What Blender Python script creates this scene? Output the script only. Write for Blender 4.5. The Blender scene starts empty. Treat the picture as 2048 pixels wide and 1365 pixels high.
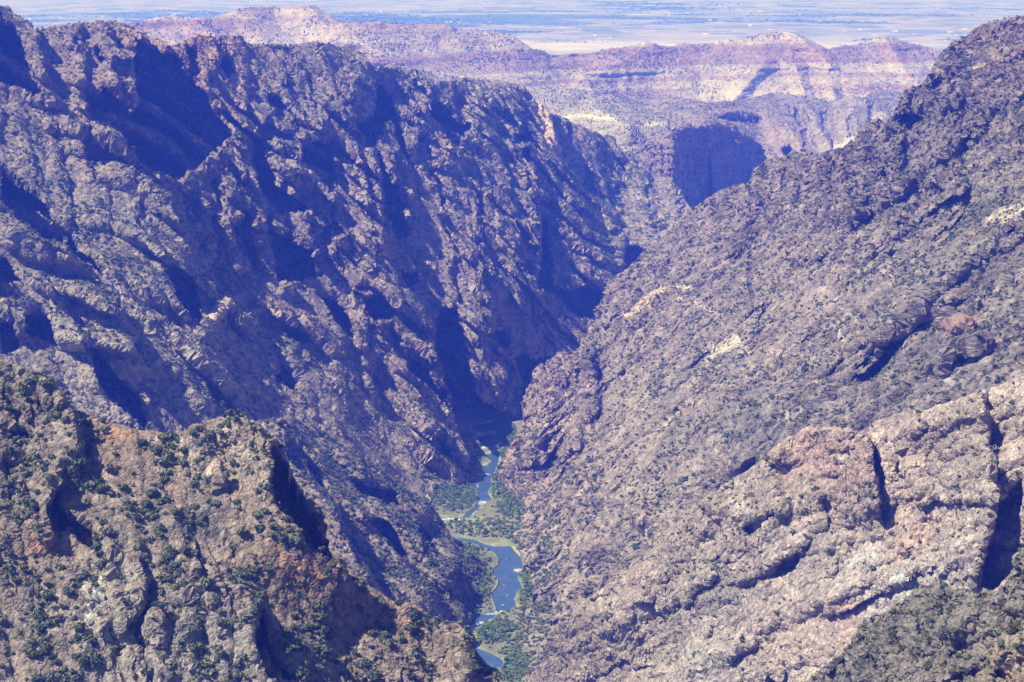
import bpy, math, time
import numpy as np
T0 = time.time()
rng = np.random.default_rng(7); A = np.array
F = 3982.0                                   # focal length in pixels of the 2048 px wide picture
PITCH = math.atan((682.5 + 90) / F)
CP, SP = math.cos(PITCH), math.sin(PITCH)
SUN_EL, SUN_AHEAD = math.radians(52), math.radians(-15)
SUN = np.array([-math.cos(SUN_EL)*math.cos(SUN_AHEAD), math.cos(SUN_EL)*math.sin(SUN_AHEAD), math.sin(SUN_EL)])
STEP = 1.5                                   # mesh spacing in those pixels

# ------------------------------------------------------------------ camera geometry
def slope(py):
    U = -(np.asarray(py, float) - 682.5) / F
    return -(-SP + U*CP) / (CP + U*SP)
def unproj(px, py, D):                       # point at horizontal distance D (metres) ahead of the viewpoint
    X = (px - 1024.0) / F; U = -(py - 682.5) / F
    k = D / (CP + U*SP)
    return np.stack([X*k, D + 0*px, (-SP + U*CP)*k], -1)
def proj(P):
    x, y, z = P[..., 0], P[..., 1], P[..., 2]
    d = y*CP - z*SP; u = y*SP + z*CP
    return 1024 + F*x/d, 682.5 - F*u/d, d
def river_z(D): return -682.0 - .015*D
def fD(py): return 682.0 / (slope(py) - .015)        # distance at which a line of sight meets the river level

# ------------------------------------------------------------------ noise
_r = np.random.default_rng(3)
PERM = np.concatenate([_r.permutation(256)]*3).astype(np.int32)
GR = _r.normal(size=(256, 3)); GR = (GR/np.linalg.norm(GR, axis=1)[:, None]*1.5).astype(np.float32)
def perlin(P, seed=0):
    P = P.astype(np.float32) + np.float32(seed*17.31)
    i = np.floor(P).astype(np.int32); f = P - i; i &= 255
    u = f*f*f*(f*(f*6 - 15) + 10)
    x, y, z = i[..., 0], i[..., 1], i[..., 2]
    fx, fy, fz = f[..., 0], f[..., 1], f[..., 2]
    def g(a, b, c):
        h = PERM[PERM[PERM[x + a] + y + b] + z + c]
        G = GR[h]
        return G[..., 0]*(fx - a) + G[..., 1]*(fy - b) + G[..., 2]*(fz - c)
    ux, uy, uz = u[..., 0], u[..., 1], u[..., 2]
    def lx(b, c):
        a = g(0, b, c); return a + ux*(g(1, b, c) - a)
    p = lx(0, 0); p = p + uy*(lx(1, 0) - p)
    q = lx(0, 1); q = q + uy*(lx(1, 1) - q)
    return p + uz*(q - p)
from concurrent.futures import ThreadPoolExecutor
POOL = ThreadPoolExecutor(4)
def threaded(fn):
    def g(P, seed=0):
        P = np.asarray(P)
        if P.ndim < 2 or P.shape[0] < 16: return fn(P, seed)
        return np.concatenate(list(POOL.map(lambda q: fn(q, seed), np.array_split(P, 8))))
    return g
perlin = threaded(perlin)
def fbm(P, oct=4, seed=0, gain=.5):
    s = 0; a = 1; n = 0
    for k in range(oct):
        s = s + a*perlin(P*(2.03**k), seed + k); n += a; a *= gain
    return s/n
def ridged(P, oct=3, seed=0, gain=.5):
    s = 0; a = 1; n = 0
    for k in range(oct):
        s = s + a*(1 - 2*np.abs(perlin(P*(2.07**k), seed + k))); n += a; a *= gain
    return s/n
CELL_R = _r.random((256, 8)).astype(np.float32)
def facets(P, seed=0):                        # angular blocks: every cell is a tilted plane with its own height
    P = P.astype(np.float32) + np.float32(seed*13.7); b = np.floor(P - .5).astype(np.int32)
    best = np.full(P.shape[:-1], 1e9, np.float32); out = np.zeros(P.shape[:-1], np.float32)
    for dx in (0, 1):
        for dy in (0, 1):
            for dz in (0, 1):
                c = b + np.array([dx, dy, dz], np.int32); ci = c & 255
                r = CELL_R[PERM[PERM[PERM[ci[..., 0]] + ci[..., 1]] + ci[..., 2]]]
                q = P - c - .12 - .76*r[..., :3]
                d = np.einsum('...i,...i->...', q, q)
                h = .9*(r[..., 3] - .5) + 2.4*np.einsum('...i,...i->...', r[..., 4:7] - .5, q)
                m = d < best; best = np.where(m, d, best); out = np.where(m, h, out)
    return out
facets = threaded(facets)
def sstep(a, b, x):
    t = np.clip((x - a)/(b - a), 0, 1); return t*t*(3 - 2*t)

# ------------------------------------------------------------------ 2-D helpers
def interp_line(pts, x):
    p = np.array(pts, float); return np.interp(x, p[:, 0], p[:, 1])
def poly_dist(poly, X, Y):                    # signed distance, positive inside
    P = np.array(poly, float); n = len(P)
    d2 = np.full(X.shape, 1e18); ins = np.zeros(X.shape, bool)
    for k in range(n):
        ax, ay = P[k]; bx, by = P[(k + 1) % n]
        ex, ey = bx - ax, by - ay
        t = np.clip(((X - ax)*ex + (Y - ay)*ey)/(ex*ex + ey*ey + 1e-9), 0, 1)
        d2 = np.minimum(d2, (X - ax - t*ex)**2 + (Y - ay - t*ey)**2)
        c = ((ay > Y) != (by > Y))
        with np.errstate(divide='ignore', invalid='ignore'):
            xi = ax + (Y - ay)/(by - ay)*ex
        ins ^= c & (X < xi)
    d = np.sqrt(d2); return np.where(ins, d, -d)
def line_dist(pts, X, Y):                     # unsigned distance, side sign (+ to the right of / below the line), parameter 0..1
    P = np.array(pts, float); best = np.full(X.shape, 1e18); sg = np.zeros(X.shape); tt = np.zeros(X.shape)
    for k in range(len(P) - 1):
        ax, ay = P[k]; ex, ey = P[k + 1] - P[k]
        t = np.clip(((X - ax)*ex + (Y - ay)*ey)/(ex*ex + ey*ey + 1e-9), 0, 1)
        d = (X - ax - t*ex)**2 + (Y - ay - t*ey)**2
        m = d < best
        best = np.where(m, d, best); sg = np.where(m, np.sign(ex*(Y - ay) - ey*(X - ax)), sg); tt = np.where(m, (k + t)/(len(P) - 1), tt)
    return np.sqrt(best), sg, tt
class RBF:                                    # smooth interpolation of log-distance through control points
    def __init__(s, pts, smooth=1e-4):
        P = np.array(pts, float); s.c = P[:, :2]/1000; v = np.log(P[:, 2]); n = len(P)
        r = np.linalg.norm(s.c[:, None] - s.c[None], axis=-1)
        A = np.zeros((n + 3, n + 3)); A[:n, :n] = -r - smooth*np.eye(n)*0 + np.eye(n)*smooth*50
        A[:n, n] = 1; A[:n, n+1:] = s.c; A[n, :n] = 1; A[n+1:, :n] = s.c.T
        s.w = np.linalg.solve(A, np.concatenate([v, [0, 0, 0]]))
    def __call__(s, X, Y):
        X = X/1000; Y = Y/1000; n = len(s.c); o = s.w[n] + s.w[n+1]*X + s.w[n+2]*Y
        for k in range(n):
            o = o - s.w[k]*np.sqrt((X - s.c[k, 0])**2 + (Y - s.c[k, 1])**2 + 4e-4)
        return np.exp(o)
def columns(cols, rise=(0, 120, 260, 400, 560, 720)):   # foot of each column (px, py, D, tan slope) -> control points up the slope
    out = []
    for px, py, D, m, top in cols:
        s0 = slope(py)
        for r in rise:
            if py - r < top - 60: break
            out.append((px, py - r, D*(s0 + m)/(slope(py - r) + m)))
    return out
def idw(ctrl, X, Y, p=2.5):                    # blend of values at control points
    C = np.array([c[:2] for c in ctrl], float); V = np.array([np.atleast_1d(c[2]) for c in ctrl], float)
    w = 0; s = 0
    for k in range(len(C)):
        a = 1/(((X - C[k, 0])**2 + (Y - C[k, 1])**2)/1e4 + .02)**(p/2)
        w = w + a; s = s + a[..., None]*V[k]
    return s/w[..., None]

# ------------------------------------------------------------------ blender helpers
scene = bpy.context.scene
COL = scene.collection
def link(o): COL.objects.link(o); return o
def mesh_np(name, V, faces, mat, smooth=False, attrs=None, col=None):
    me = bpy.data.meshes.new(name)
    V = np.ascontiguousarray(V, np.float32); faces = np.ascontiguousarray(faces, np.int32); k = faces.shape[1]
    me.vertices.add(len(V)); me.vertices.foreach_set('co', V.ravel())
    me.loops.add(faces.size); me.loops.foreach_set('vertex_index', faces.ravel())
    me.polygons.add(len(faces)); me.polygons.foreach_set('loop_start', np.arange(0, faces.size, k, dtype=np.int32))
    me.polygons.foreach_set('loop_total', np.full(len(faces), k, np.int32))
    me.polygons.foreach_set('use_smooth', np.full(len(faces), bool(smooth)))
    me.update(calc_edges=True)
    if col is not None:
        a = me.color_attributes.new('Col', 'FLOAT_COLOR', 'POINT')
        c = np.ones((len(V), 4), np.float32); c[:, :3] = col
        a.data.foreach_set('color', c.ravel())
    if mat: me.materials.append(mat)
    return link(bpy.data.objects.new(name, me))
def tag(o, label, cat, group=None, kind=None):
    o['label'] = label; o['category'] = cat
    if group: o['group'] = group
    if kind: o['kind'] = kind
    return o

# ------------------------------------------------------------------ materials
def nodes_of(name):
    m = bpy.data.materials.new(name); m.use_nodes = True; nt = m.node_tree; nt.nodes.clear()
    return m, nt, nt.nodes.new
def rock_mat(name, s1, s2, bump=.6, rough=.92, var=.45, layer=None):
    """albedo from the vertex colours, broken up by world-space noise; fine relief by bump"""
    m, nt, N = nodes_of(name); L = nt.links.new
    out = N('ShaderNodeOutputMaterial'); b = N('ShaderNodeBsdfPrincipled'); L(b.outputs[0], out.inputs[0])
    b.inputs['Roughness'].default_value = rough
    b.inputs['Specular IOR Level'].default_value = .15
    c = N('ShaderNodeVertexColor'); c.layer_name = 'Col'
    geo = N('ShaderNodeNewGeometry')
    mp = N('ShaderNodeMapping'); L(geo.outputs['Position'], mp.inputs['Vector'])
    if layer: mp.inputs['Rotation'].default_value = layer[0]; mp.inputs['Scale'].default_value = layer[1]
    n1 = N('ShaderNodeTexNoise'); n1.inputs['Scale'].default_value = 1/s1; n1.inputs['Detail'].default_value = 6; n1.inputs['Roughness'].default_value = .65
    n2 = N('ShaderNodeTexNoise'); n2.inputs['Scale'].default_value = 1/s2; n2.inputs['Detail'].default_value = 4; n2.inputs['Roughness'].default_value = .6
    L(mp.outputs[0], n1.inputs['Vector']); L(mp.outputs[0], n2.inputs['Vector'])
    mr = N('ShaderNodeMapRange'); mr.inputs[1].default_value = .3; mr.inputs[2].default_value = .7
    mr.inputs[3].default_value = 1 - var; mr.inputs[4].default_value = 1 + var; L(n1.outputs[0], mr.inputs[0])
    mr2 = N('ShaderNodeMapRange'); mr2.inputs[1].default_value = .3; mr2.inputs[2].default_value = .7
    mr2.inputs[3].default_value = 1 - var*.6; mr2.inputs[4].default_value = 1 + var*.6; L(n2.outputs[0], mr2.inputs[0])
    mu = N('ShaderNodeMath'); mu.operation = 'MULTIPLY'; L(mr.outputs[0], mu.inputs[0]); L(mr2.outputs[0], mu.inputs[1])
    vm = N('ShaderNodeVectorMath'); vm.operation = 'SCALE'; L(c.outputs['Color'], vm.inputs[0]); L(mu.outputs[0], vm.inputs['Scale'])
    L(vm.outputs[0], b.inputs['Base Color'])
    ad = N('ShaderNodeMath'); ad.operation = 'MULTIPLY_ADD'; L(n2.outputs[0], ad.inputs[0]); ad.inputs[1].default_value = .5; L(n1.outputs[0], ad.inputs[2])
    vo = N('ShaderNodeTexVoronoi'); vo.feature = 'DISTANCE_TO_EDGE'; vo.inputs['Scale'].default_value = .7/s1; vo.inputs['Detail'].default_value = 0
    vw = N('ShaderNodeVectorMath'); vw.operation = 'MULTIPLY_ADD'; L(n1.outputs['Color'], vw.inputs[0]); vw.inputs[1].default_value = (s1*.9,)*3; L(mp.outputs[0], vw.inputs[2]); L(vw.outputs[0], vo.inputs['Vector'])
    vr = N('ShaderNodeMapRange'); vr.inputs[1].default_value = 0; vr.inputs[2].default_value = .12; vr.inputs[3].default_value = -.35; vr.inputs[4].default_value = 0; L(vo.outputs['Distance'], vr.inputs[0])
    av = N('ShaderNodeMath'); av.operation = 'ADD'; L(ad.outputs[0], av.inputs[0]); L(vr.outputs[0], av.inputs[1])
    bp = N('ShaderNodeBump'); bp.inputs['Strength'].default_value = bump; bp.inputs['Distance'].default_value = s1*.5
    L(av.outputs[0], bp.inputs['Height']); L(bp.outputs[0], b.inputs['Normal'])
    return m
def plain_mat(name, col, rough=.9, colattr=False, var=.25, sc=.5, transl=0):
    m, nt, N = nodes_of(name); L = nt.links.new
    out = N('ShaderNodeOutputMaterial'); b = N('ShaderNodeBsdfPrincipled'); L(b.outputs[0], out.inputs[0])
    b.inputs['Roughness'].default_value = rough; b.inputs['Specular IOR Level'].default_value = .15
    geo = N('ShaderNodeNewGeometry'); n1 = N('ShaderNodeTexNoise'); n1.inputs['Scale'].default_value = sc; n1.inputs['Detail'].default_value = 4
    L(geo.outputs['Position'], n1.inputs['Vector'])
    mr = N('ShaderNodeMapRange'); mr.inputs[1].default_value = .3; mr.inputs[2].default_value = .7; mr.inputs[3].default_value = 1 - var; mr.inputs[4].default_value = 1 + var
    L(n1.outputs[0], mr.inputs[0])
    vm = N('ShaderNodeVectorMath'); vm.operation = 'SCALE'; L(mr.outputs[0], vm.inputs['Scale'])
    if colattr:
        c = N('ShaderNodeVertexColor'); c.layer_name = 'Col'; L(c.outputs['Color'], vm.inputs[0])
    else: vm.inputs[0].default_value = col
    L(vm.outputs[0], b.inputs['Base Color'])
    return m

# ------------------------------------------------------------------ terrain sheets
SHEETS = []
def grid_faces(nr, nc):
    i = np.arange(nr*nc, dtype=np.int32).reshape(nr, nc)
    return np.stack([i[1:, :-1], i[1:, 1:], i[:-1, 1:], i[:-1, :-1]], -1).reshape(-1, 4)
def grid_normals(P):
    du = np.gradient(P, axis=1); dv = np.gradient(P, axis=0)
    n = np.cross(dv, du); a = np.linalg.norm(n, axis=-1)
    return n/(a[..., None] + 1e-9), a
def sheet(name, x0, x1, top, bottom, base, recess=(), ridges=(), warp=7, noise=(), aniso=(1, 1, 2.0), tilt=0.0, tone=(), step=STEP,
          back=(26, 1.1, 9.0), recess_k=.9, kmax=2.4, rmin=0, rocky=.5, ribs=(), terr=None, tonefn=None, post=None):
    nc = int((x1 - x0)/step) + 1
    px1 = np.linspace(x0, x1, nc)
    yt = interp_line(top, px1); yb = np.maximum(interp_line(bottom, px1), yt + 4)
    nr = int(np.percentile(yb - yt, 85)/step) + 2
    v = np.linspace(0, 1, nr)[:, None]
    PX = np.broadcast_to(px1, (nr, nc)).copy(); PY = yt + (yb - yt)*v
    D = base(PX, PY)
    if terr:                                                               # cliffs and benches: depth gathers in steps
        T, k = terr; Q = unproj(PX, PY, D); f = D/T + .9*fbm(Q/(T*3.2), 3, 17) + .25*fbm(Q/(T*.9), 2, 18)
        fl = np.floor(f); D = D + k*T*(fl + sstep(.35, .95, f - fl) - f)
    Q = unproj(PX, PY, D)
    sc = np.median(D)/F                                                    # metres per pixel
    wl = Q/(sc*55)
    WX = PX + warp*fbm(wl, 3, 11)*1.6 + warp*.5*fbm(wl*5, 2, 21); WY = PY + warp*fbm(wl, 3, 31)*1.6 + warp*.5*fbm(wl*5, 2, 41)
    dD = np.zeros_like(D)
    nb0, _ = grid_normals(Q); ray = Q/np.linalg.norm(Q, axis=-1)[..., None]
    vf = np.clip(.62/np.clip(np.abs((nb0*ray).sum(-1)), .2, 1), .7, kmax)
    for rc in recess:
        poly, k, fe = (rc[0], rc[1], rc[2]) if isinstance(rc, tuple) else (rc, 1.0, 5.0)
        P = np.array(poly, float); lo = P.min(0) - 25; hi = P.max(0) + 25
        m = (WX > lo[0]) & (WX < hi[0]) & (WY > lo[1]) & (WY < hi[1])
        if not m.any(): continue
        area = .5*abs(np.dot(P[:, 0], np.roll(P[:, 1], 1)) - np.dot(P[:, 1], np.roll(P[:, 0], 1)))
        wpx = min(np.sqrt(area), area/(.5*max(np.ptp(P[:, 0]), np.ptp(P[:, 1])) + 1)) 
        d = poly_dist(poly, WX[m], WY[m])
        dD[m] = np.maximum(dD[m], recess_k*k*max(wpx, rmin)*D[m]/F*sstep(-1.5, fe, d))
    for pts, am_, wl_, wr_ in ridges:                                          # crest lines standing out towards the viewer
        P = np.array(pts, float); W = max(wl_, wr_); lo = P.min(0) - W; hi = P.max(0) + W
        m = (WX > lo[0]) & (WX < hi[0]) & (WY > lo[1]) & (WY < hi[1])
        if not m.any(): continue
        d, sg, t = line_dist(pts, WX[m], WY[m])
        w = np.where(sg < 0, wr_, wl_)                                        # sg<0: image right of a downward line
        h = np.clip(1 - d/w, 0, 1)
        dD[m] -= am_*h
    for ang, lam, elong, amp, msk, *saw in ribs:                                   # ribs, chutes and beds running down or across the slope
        ca, sa = math.cos(math.radians(ang)), math.sin(math.radians(ang))
        al = WX*ca + WY*sa; ac = -WX*sa + WY*ca
        q = np.stack([ac/lam + .5*fbm(wl*55/lam*.7, 2, 151), al/(lam*elong), 0*ac + lam*.37], -1)
        if saw == ['v']:                                                      # flat broken panels drawn out along the rib direction
            h = facets(q*A((1., 1., 1.)), 167)*sstep(-.32, .12, fbm(q*A((.2, .45, 1.)) + 3, 2, 169))
        elif saw:                                                               # slabs: each comes forward, then breaks off in a steep shaded edge
            f = q[..., 0]*saw[0] + .55*fbm(q*A((.5, 1., 1.)), 3, 159); f = f - np.floor(f)
            h = 1.6*(np.where(f < .88, f/.88, (1 - f)/.12) - .5)*sstep(-.3, .25, fbm(q*A((.22, .5, 1.)), 3, 163))
        else: h = .75*ridged(q, 2, 153, .55) + .5*fbm(q*A((.5, .5, 1.)), 2, 157)
        dD -= amp*h*(msk(PX, PY) if msk else 1)
    dD *= vf
    Q = unproj(PX, PY, D + dD)
    # back slope behind the crest
    if back:
        nb, grow, drop = back
        k = np.arange(nb, 0, -1)[:, None].astype(float)
        e = (k**1.6)*sc*4
        B = np.broadcast_to(Q[0], (nb, nc, 3)).copy()
        B[..., 1] += e*grow; B[..., 0] += e*grow*B[..., 0]/B[..., 1]; B[..., 2] -= e*drop/10
        Q = np.concatenate([B, Q]); PX = np.concatenate([np.repeat(PX[:1], nb, 0), PX]); PY = np.concatenate([np.repeat(PY[:1], nb, 0), PY])
        dD = np.concatenate([np.repeat(dD[:1], nb, 0), dD])
    n, a = grid_normals(Q)
    Q0 = Q.copy()
    ct, st = math.cos(tilt), math.sin(tilt)
    R = np.stack([(Q[..., 0]*ct + Q[..., 2]*st)/aniso[0], Q[..., 1]/aniso[1], (-Q[..., 0]*st + Q[..., 2]*ct)/aniso[2]], -1)
    R += 6*sc*np.stack([perlin(Q/(sc*30), s) for s in (51, 52, 53)], -1)
    disp = np.zeros(D.shape if not back else (D.shape[0] + back[0], D.shape[1]))
    rk = sstep(-.22, .22, fbm(Q/(sc*330), 3, 7) + (rocky - .5)*1.2); rk = .2 + .8*rk                       # crags here, smoother scrub slopes there
    for lam, amp, kind, seed in noise:                                       # wavelengths and heights in metres
        q = R/lam
        if kind == 'r': h = ridged(q, 2, seed)
        elif kind == 'b': h = np.abs(fbm(q, 2, seed))*2.6 - .6
        elif kind == 'v': h = facets(q + .25*np.stack([perlin(q*1.7, s_) for s_ in (seed + 1, seed + 2, seed + 3)], -1), seed)
        elif kind == 't':                                                     # blocky steps
            f = fbm(q, 2, seed)*4; fl = np.floor(f); h = (fl + sstep(.25, .75, f - fl))/2
        else: h = fbm(q, 3, seed)*1.6
        mod = .6 + .8*sstep(-.3, .4, fbm(Q/(lam*4.3), 2, seed + 90))
        disp += amp*h*mod*(rk if lam < sc*110 else 1)
    e1 = np.linalg.norm(np.gradient(Q0, axis=1), axis=-1); e2 = np.linalg.norm(np.gradient(Q0, axis=0), axis=-1)
    st = np.clip(5.0*sc*step/np.maximum(e1, e2*.6), .25, 1)                    # less displacement where the mesh is drawn out
    Q = Q + n*(disp*st)[..., None]
    if post: Q = post(Q, PX, PY)
    Q[-1] += A((0, 25., -70.))                                              # the foot runs on below the ground in front of it
    n, a = grid_normals(Q)
    tn = idw(tone, PX, PY) if tone else np.zeros(PX.shape + (3,)) + .2
    if tonefn: tn = tonefn(Q, PX, PY, n, tn, disp)
    print(f'{name}: {Q.shape[0]}x{Q.shape[1]} {time.time()-T0:.1f}s')
    s = dict(name=name, Q=Q, n=n, a=a, PX=PX, PY=PY, tone=tn, dD=dD, sc=sc, rk=rk, nb=back[0] if back else 0)
    SHEETS.append(s); return s
def sheet_obj(s, name, mat, label, cat, smooth=False):
    nr, nc = s['Q'].shape[:2]
    o = mesh_np(name, s['Q'].reshape(-1, 3), grid_faces(nr, nc), mat, smooth, col=s['tone'].reshape(-1, 3))
    s['obj'] = o
    return tag(o, label, cat, None, 'structure')

# rock colours (albedo)

GNEISS = (.150, .118, .112); DARKG = (.105, .088, .09); PURPLE = (.175, .128, .125); TAN = (.36, .285, .215); PALE = (.47, .40, .32)
PINK = (.44, .27, .205); SOIL = (.33, .205, .135); SCREE = (.27, .225, .185); GREY = (.30, .275, .25); CREAM = (.52, .45, .34); OLIVE = (.20, .18, .10)
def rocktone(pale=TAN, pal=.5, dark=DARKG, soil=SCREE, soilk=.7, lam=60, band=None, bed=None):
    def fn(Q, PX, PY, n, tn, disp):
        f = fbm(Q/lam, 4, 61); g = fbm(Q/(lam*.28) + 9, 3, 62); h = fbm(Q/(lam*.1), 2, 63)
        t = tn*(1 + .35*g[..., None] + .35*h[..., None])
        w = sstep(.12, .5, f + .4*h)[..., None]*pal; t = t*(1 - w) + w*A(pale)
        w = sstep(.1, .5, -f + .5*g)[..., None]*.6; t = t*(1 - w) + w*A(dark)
        w = (sstep(.62, .85, n[..., 2])*soilk*sstep(-.35, .2, g))[..., None]; t = t*(1 - w) + w*A(soil)
        if bed: t = bed(Q, t)
        if band is not None: t = band(Q, PX, PY, n, t)
        return np.clip(t, .02, .8)
    return fn
def beds(ang, lam, k, seed=170):
    """light and dark bands of rock lying at an angle (as seen across the gorge)"""
    def fn(Q, t):
        c, s_ = math.cos(ang), math.sin(ang)
        al = Q[..., 0]*c + Q[..., 2]*s_; ac = -Q[..., 0]*s_ + Q[..., 2]*c + 5*fbm(Q/60, 2, seed + 3)
        q = np.stack([al/(lam*9), Q[..., 1]/(lam*9), ac/lam], -1)
        return t*(1 + k*1.6*fbm(q, 3, seed))[..., None]
    return fn
def veins(lst, wob=3.0):
    def band(Q, PX, PY, n, t):
        wx = PX + wob*fbm(Q/14, 2, 71)*2; wy = PY + wob*fbm(Q/14, 2, 72)*2
        for pts, w, c in lst:
            P = A(pts, float); lo = P.min(0) - w*3; hi = P.max(0) + w*3
            m = (wx > lo[0]) & (wx < hi[0]) & (wy > lo[1]) & (wy < hi[1])
            if not m.any(): continue
            d, _, _ = line_dist(pts, wx[m], wy[m])
            k = (1 - sstep(w*.6, w*1.3, d + w*.8*fbm(Q[m]/9, 2, 73)))[..., None]
            t[m] = t[m]*(1 - k) + k*A(c)
        return t
    return band

# ================================================================== LEFT CANYON WALL
L3_top = [(-150,0),(0,18),(15,16),(27,29),(44,38),(62,55),(68,64),(110,58),(190,50),(220,44),(253,48),(266,65),(300,80),(328,89),(342,94),(396,76),(478,82),(492,93),
          (560,95),(632,92),(700,99),(721,113),(741,138),(790,140),(837,147),(871,170),(919,160),(980,163),(1046,174),(1070,206),(1085,224),(1117,232),(1155,253),
          (1190,268),(1227,280),(1254,335),(1290,345),(1343,359),(1380,417),(1420,450)]
L3_bot = [(-150,930),(0,930),(250,940),(400,960),(560,1010),(700,1080),(860,1080),(885,1050),(925,1016),(950,1006),(957,993),(959,955),(961,930),(963,900),(965,872),(976,860),(990,850),(1030,840),(1060,835),(1120,780),(1220,700),(1330,570),(1420,480)]
cols3 = [(-350,820,2020,3100,0),(-100,830,2120,3250,0),(100,840,2170,3350,58),(250,850,2230,3450,48),(400,850,2330,3650,76),(500,850,2480,3850,93),(650,900,2530,4050,95),(780,960,2600,4250,140),
         (870,1030,2570,4400,170),(960,935,2810,4550,163),(1045,835,3150,4700,174),(1120,775,3430,4850,232),(1220,695,3720,5000,280),(1330,565,3980,5050,350),(1410,470,4150,4800,440)]
cols3 = [(a,b,c,(c*slope(b) - d*slope(e))/(d - c),e) for a,b,c,d,e in cols3]
L3_dark = [
 [(-5,40),(28,55),(48,85),(58,130),(75,165),(88,188),(70,205),(40,180),(-5,170)],
 ([(268,75),(307,92),(345,108),(362,126),(388,165),(412,195),(440,235),(470,266),(440,300),(400,335),(386,347),(355,360),(307,356),(275,325),(240,278),(212,240),(262,225),(272,190),(262,140)],1.0,7),
 [(165,170),(195,190),(205,170),(262,214),(240,270),(205,255),(175,235)],
 [(188,95),(200,92),(212,118),(205,130),(192,118)],
 ([(-5,326),(38,356),(58,382),(84,402),(107,432),(142,468),(158,496),(178,509),(208,539),(207,590),(188,562),(165,534),(130,488),(95,484),(50,455),(25,432),(-5,398)],1.4,6),
 [(-5,515),(20,520),(40,555),(62,590),(45,608),(-5,600)],
 [(328,540),(345,535),(385,555),(402,600),(410,672),(392,650),(370,625),(345,590)],
 [(48,622),(80,618),(105,640),(120,690),(126,706),(70,702),(48,670)], [(-5,640),(30,650),(50,700),(20,720),(-5,715)],
 ([(168,685),(200,698),(225,732),(250,762),(280,790),(292,820),(296,868),(265,848),(240,825),(215,792),(190,752)],1.3,6),
 ([(478,250),(500,262),(523,283),(540,320),(556,374),(580,382),(612,405),(614,427),(590,432),(551,430),(535,415),(520,390),(510,330),(505,290)],1.2,5),
 [(535,193),(560,185),(580,215),(590,235),(605,250),(634,263),(600,266),(580,246),(560,236),(535,215)],
 [(612,285),(640,278),(665,295),(668,330),(674,382),(655,372),(620,345),(600,320),(600,300)],
 ([(747,160),(770,165),(785,210),(802,250),(815,300),(827,338),(813,325),(795,282),(781,240),(770,250),(752,297),(733,296),(720,260),(704,235),(722,246),(745,230),(755,200)],1.6,4),
 ([(757,298),(770,330),(800,390),(815,430),(820,472),(800,480),(780,470),(770,420),(764,370)],1.5,4),
 [(875,196),(900,220),(912,245),(947,252),(930,277),(912,300),(895,277),(870,242),(852,220)],
 [(450,432),(470,442),(500,468),(517,520),(522,562),(490,532),(470,492)],
 ([(541,460),(582,478),(627,501),(634,559),(589,573),(549,567),(541,496)],1.2,5),
 [(643,596),(672,588),(697,630),(712,686),(678,672),(650,642)], [(728,600),(765,585),(780,600),(797,632),(770,645),(745,640)], [(800,540),(837,545),(842,572),(815,582),(795,560)],
 ([(882,612),(912,622),(926,670),(941,730),(954,788),(966,800),(1000,820),(1034,837),(1000,850),(977,862),(950,884),(930,882),(912,850),(898,800),(880,740),(868,700),(872,650)],1.5,5),
 [(815,713),(850,720),(880,770),(896,800),(907,832),(880,815),(850,780),(820,750)],
 ([(1083,440),(1095,436),(1103,500),(1108,570),(1140,576),(1180,567),(1200,566),(1212,578),(1206,621),(1195,648),(1180,640),(1155,640),(1130,622),(1113,596),(1090,582),(1073,578),(1080,520)],1.4,5),
 ([(1035,708),(1060,713),(1100,720),(1085,752),(1062,778),(1045,778),(1030,740)],1.4,4),
 [(1255,488),(1280,488),(1302,505),(1270,537),(1250,547),(1245,520)], [(970,668),(1010,658),(1027,690),(1005,702),(978,692)],
 [(813,862),(841,880),(846,914),(823,896)], ([(861,862),(899,892),(927,938),(899,924),(871,905)],1.6,4), [(1040,295),(1060,300),(1065,330),(1045,318)], [(1025,268),(1060,262),(1065,285),(1030,290)],
 [(1230,300),(1252,340),(1262,352),(1245,345),(1232,325)], [(370,95),(392,100),(402,150),(385,160),(372,130)], [(440,110),(462,115),(470,150),(452,160),(440,140)],
 [(560,640),(600,660),(625,690),(590,690),(560,665)], [(555,720),(590,740),(610,770),(580,790),(550,765)],
]
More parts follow.
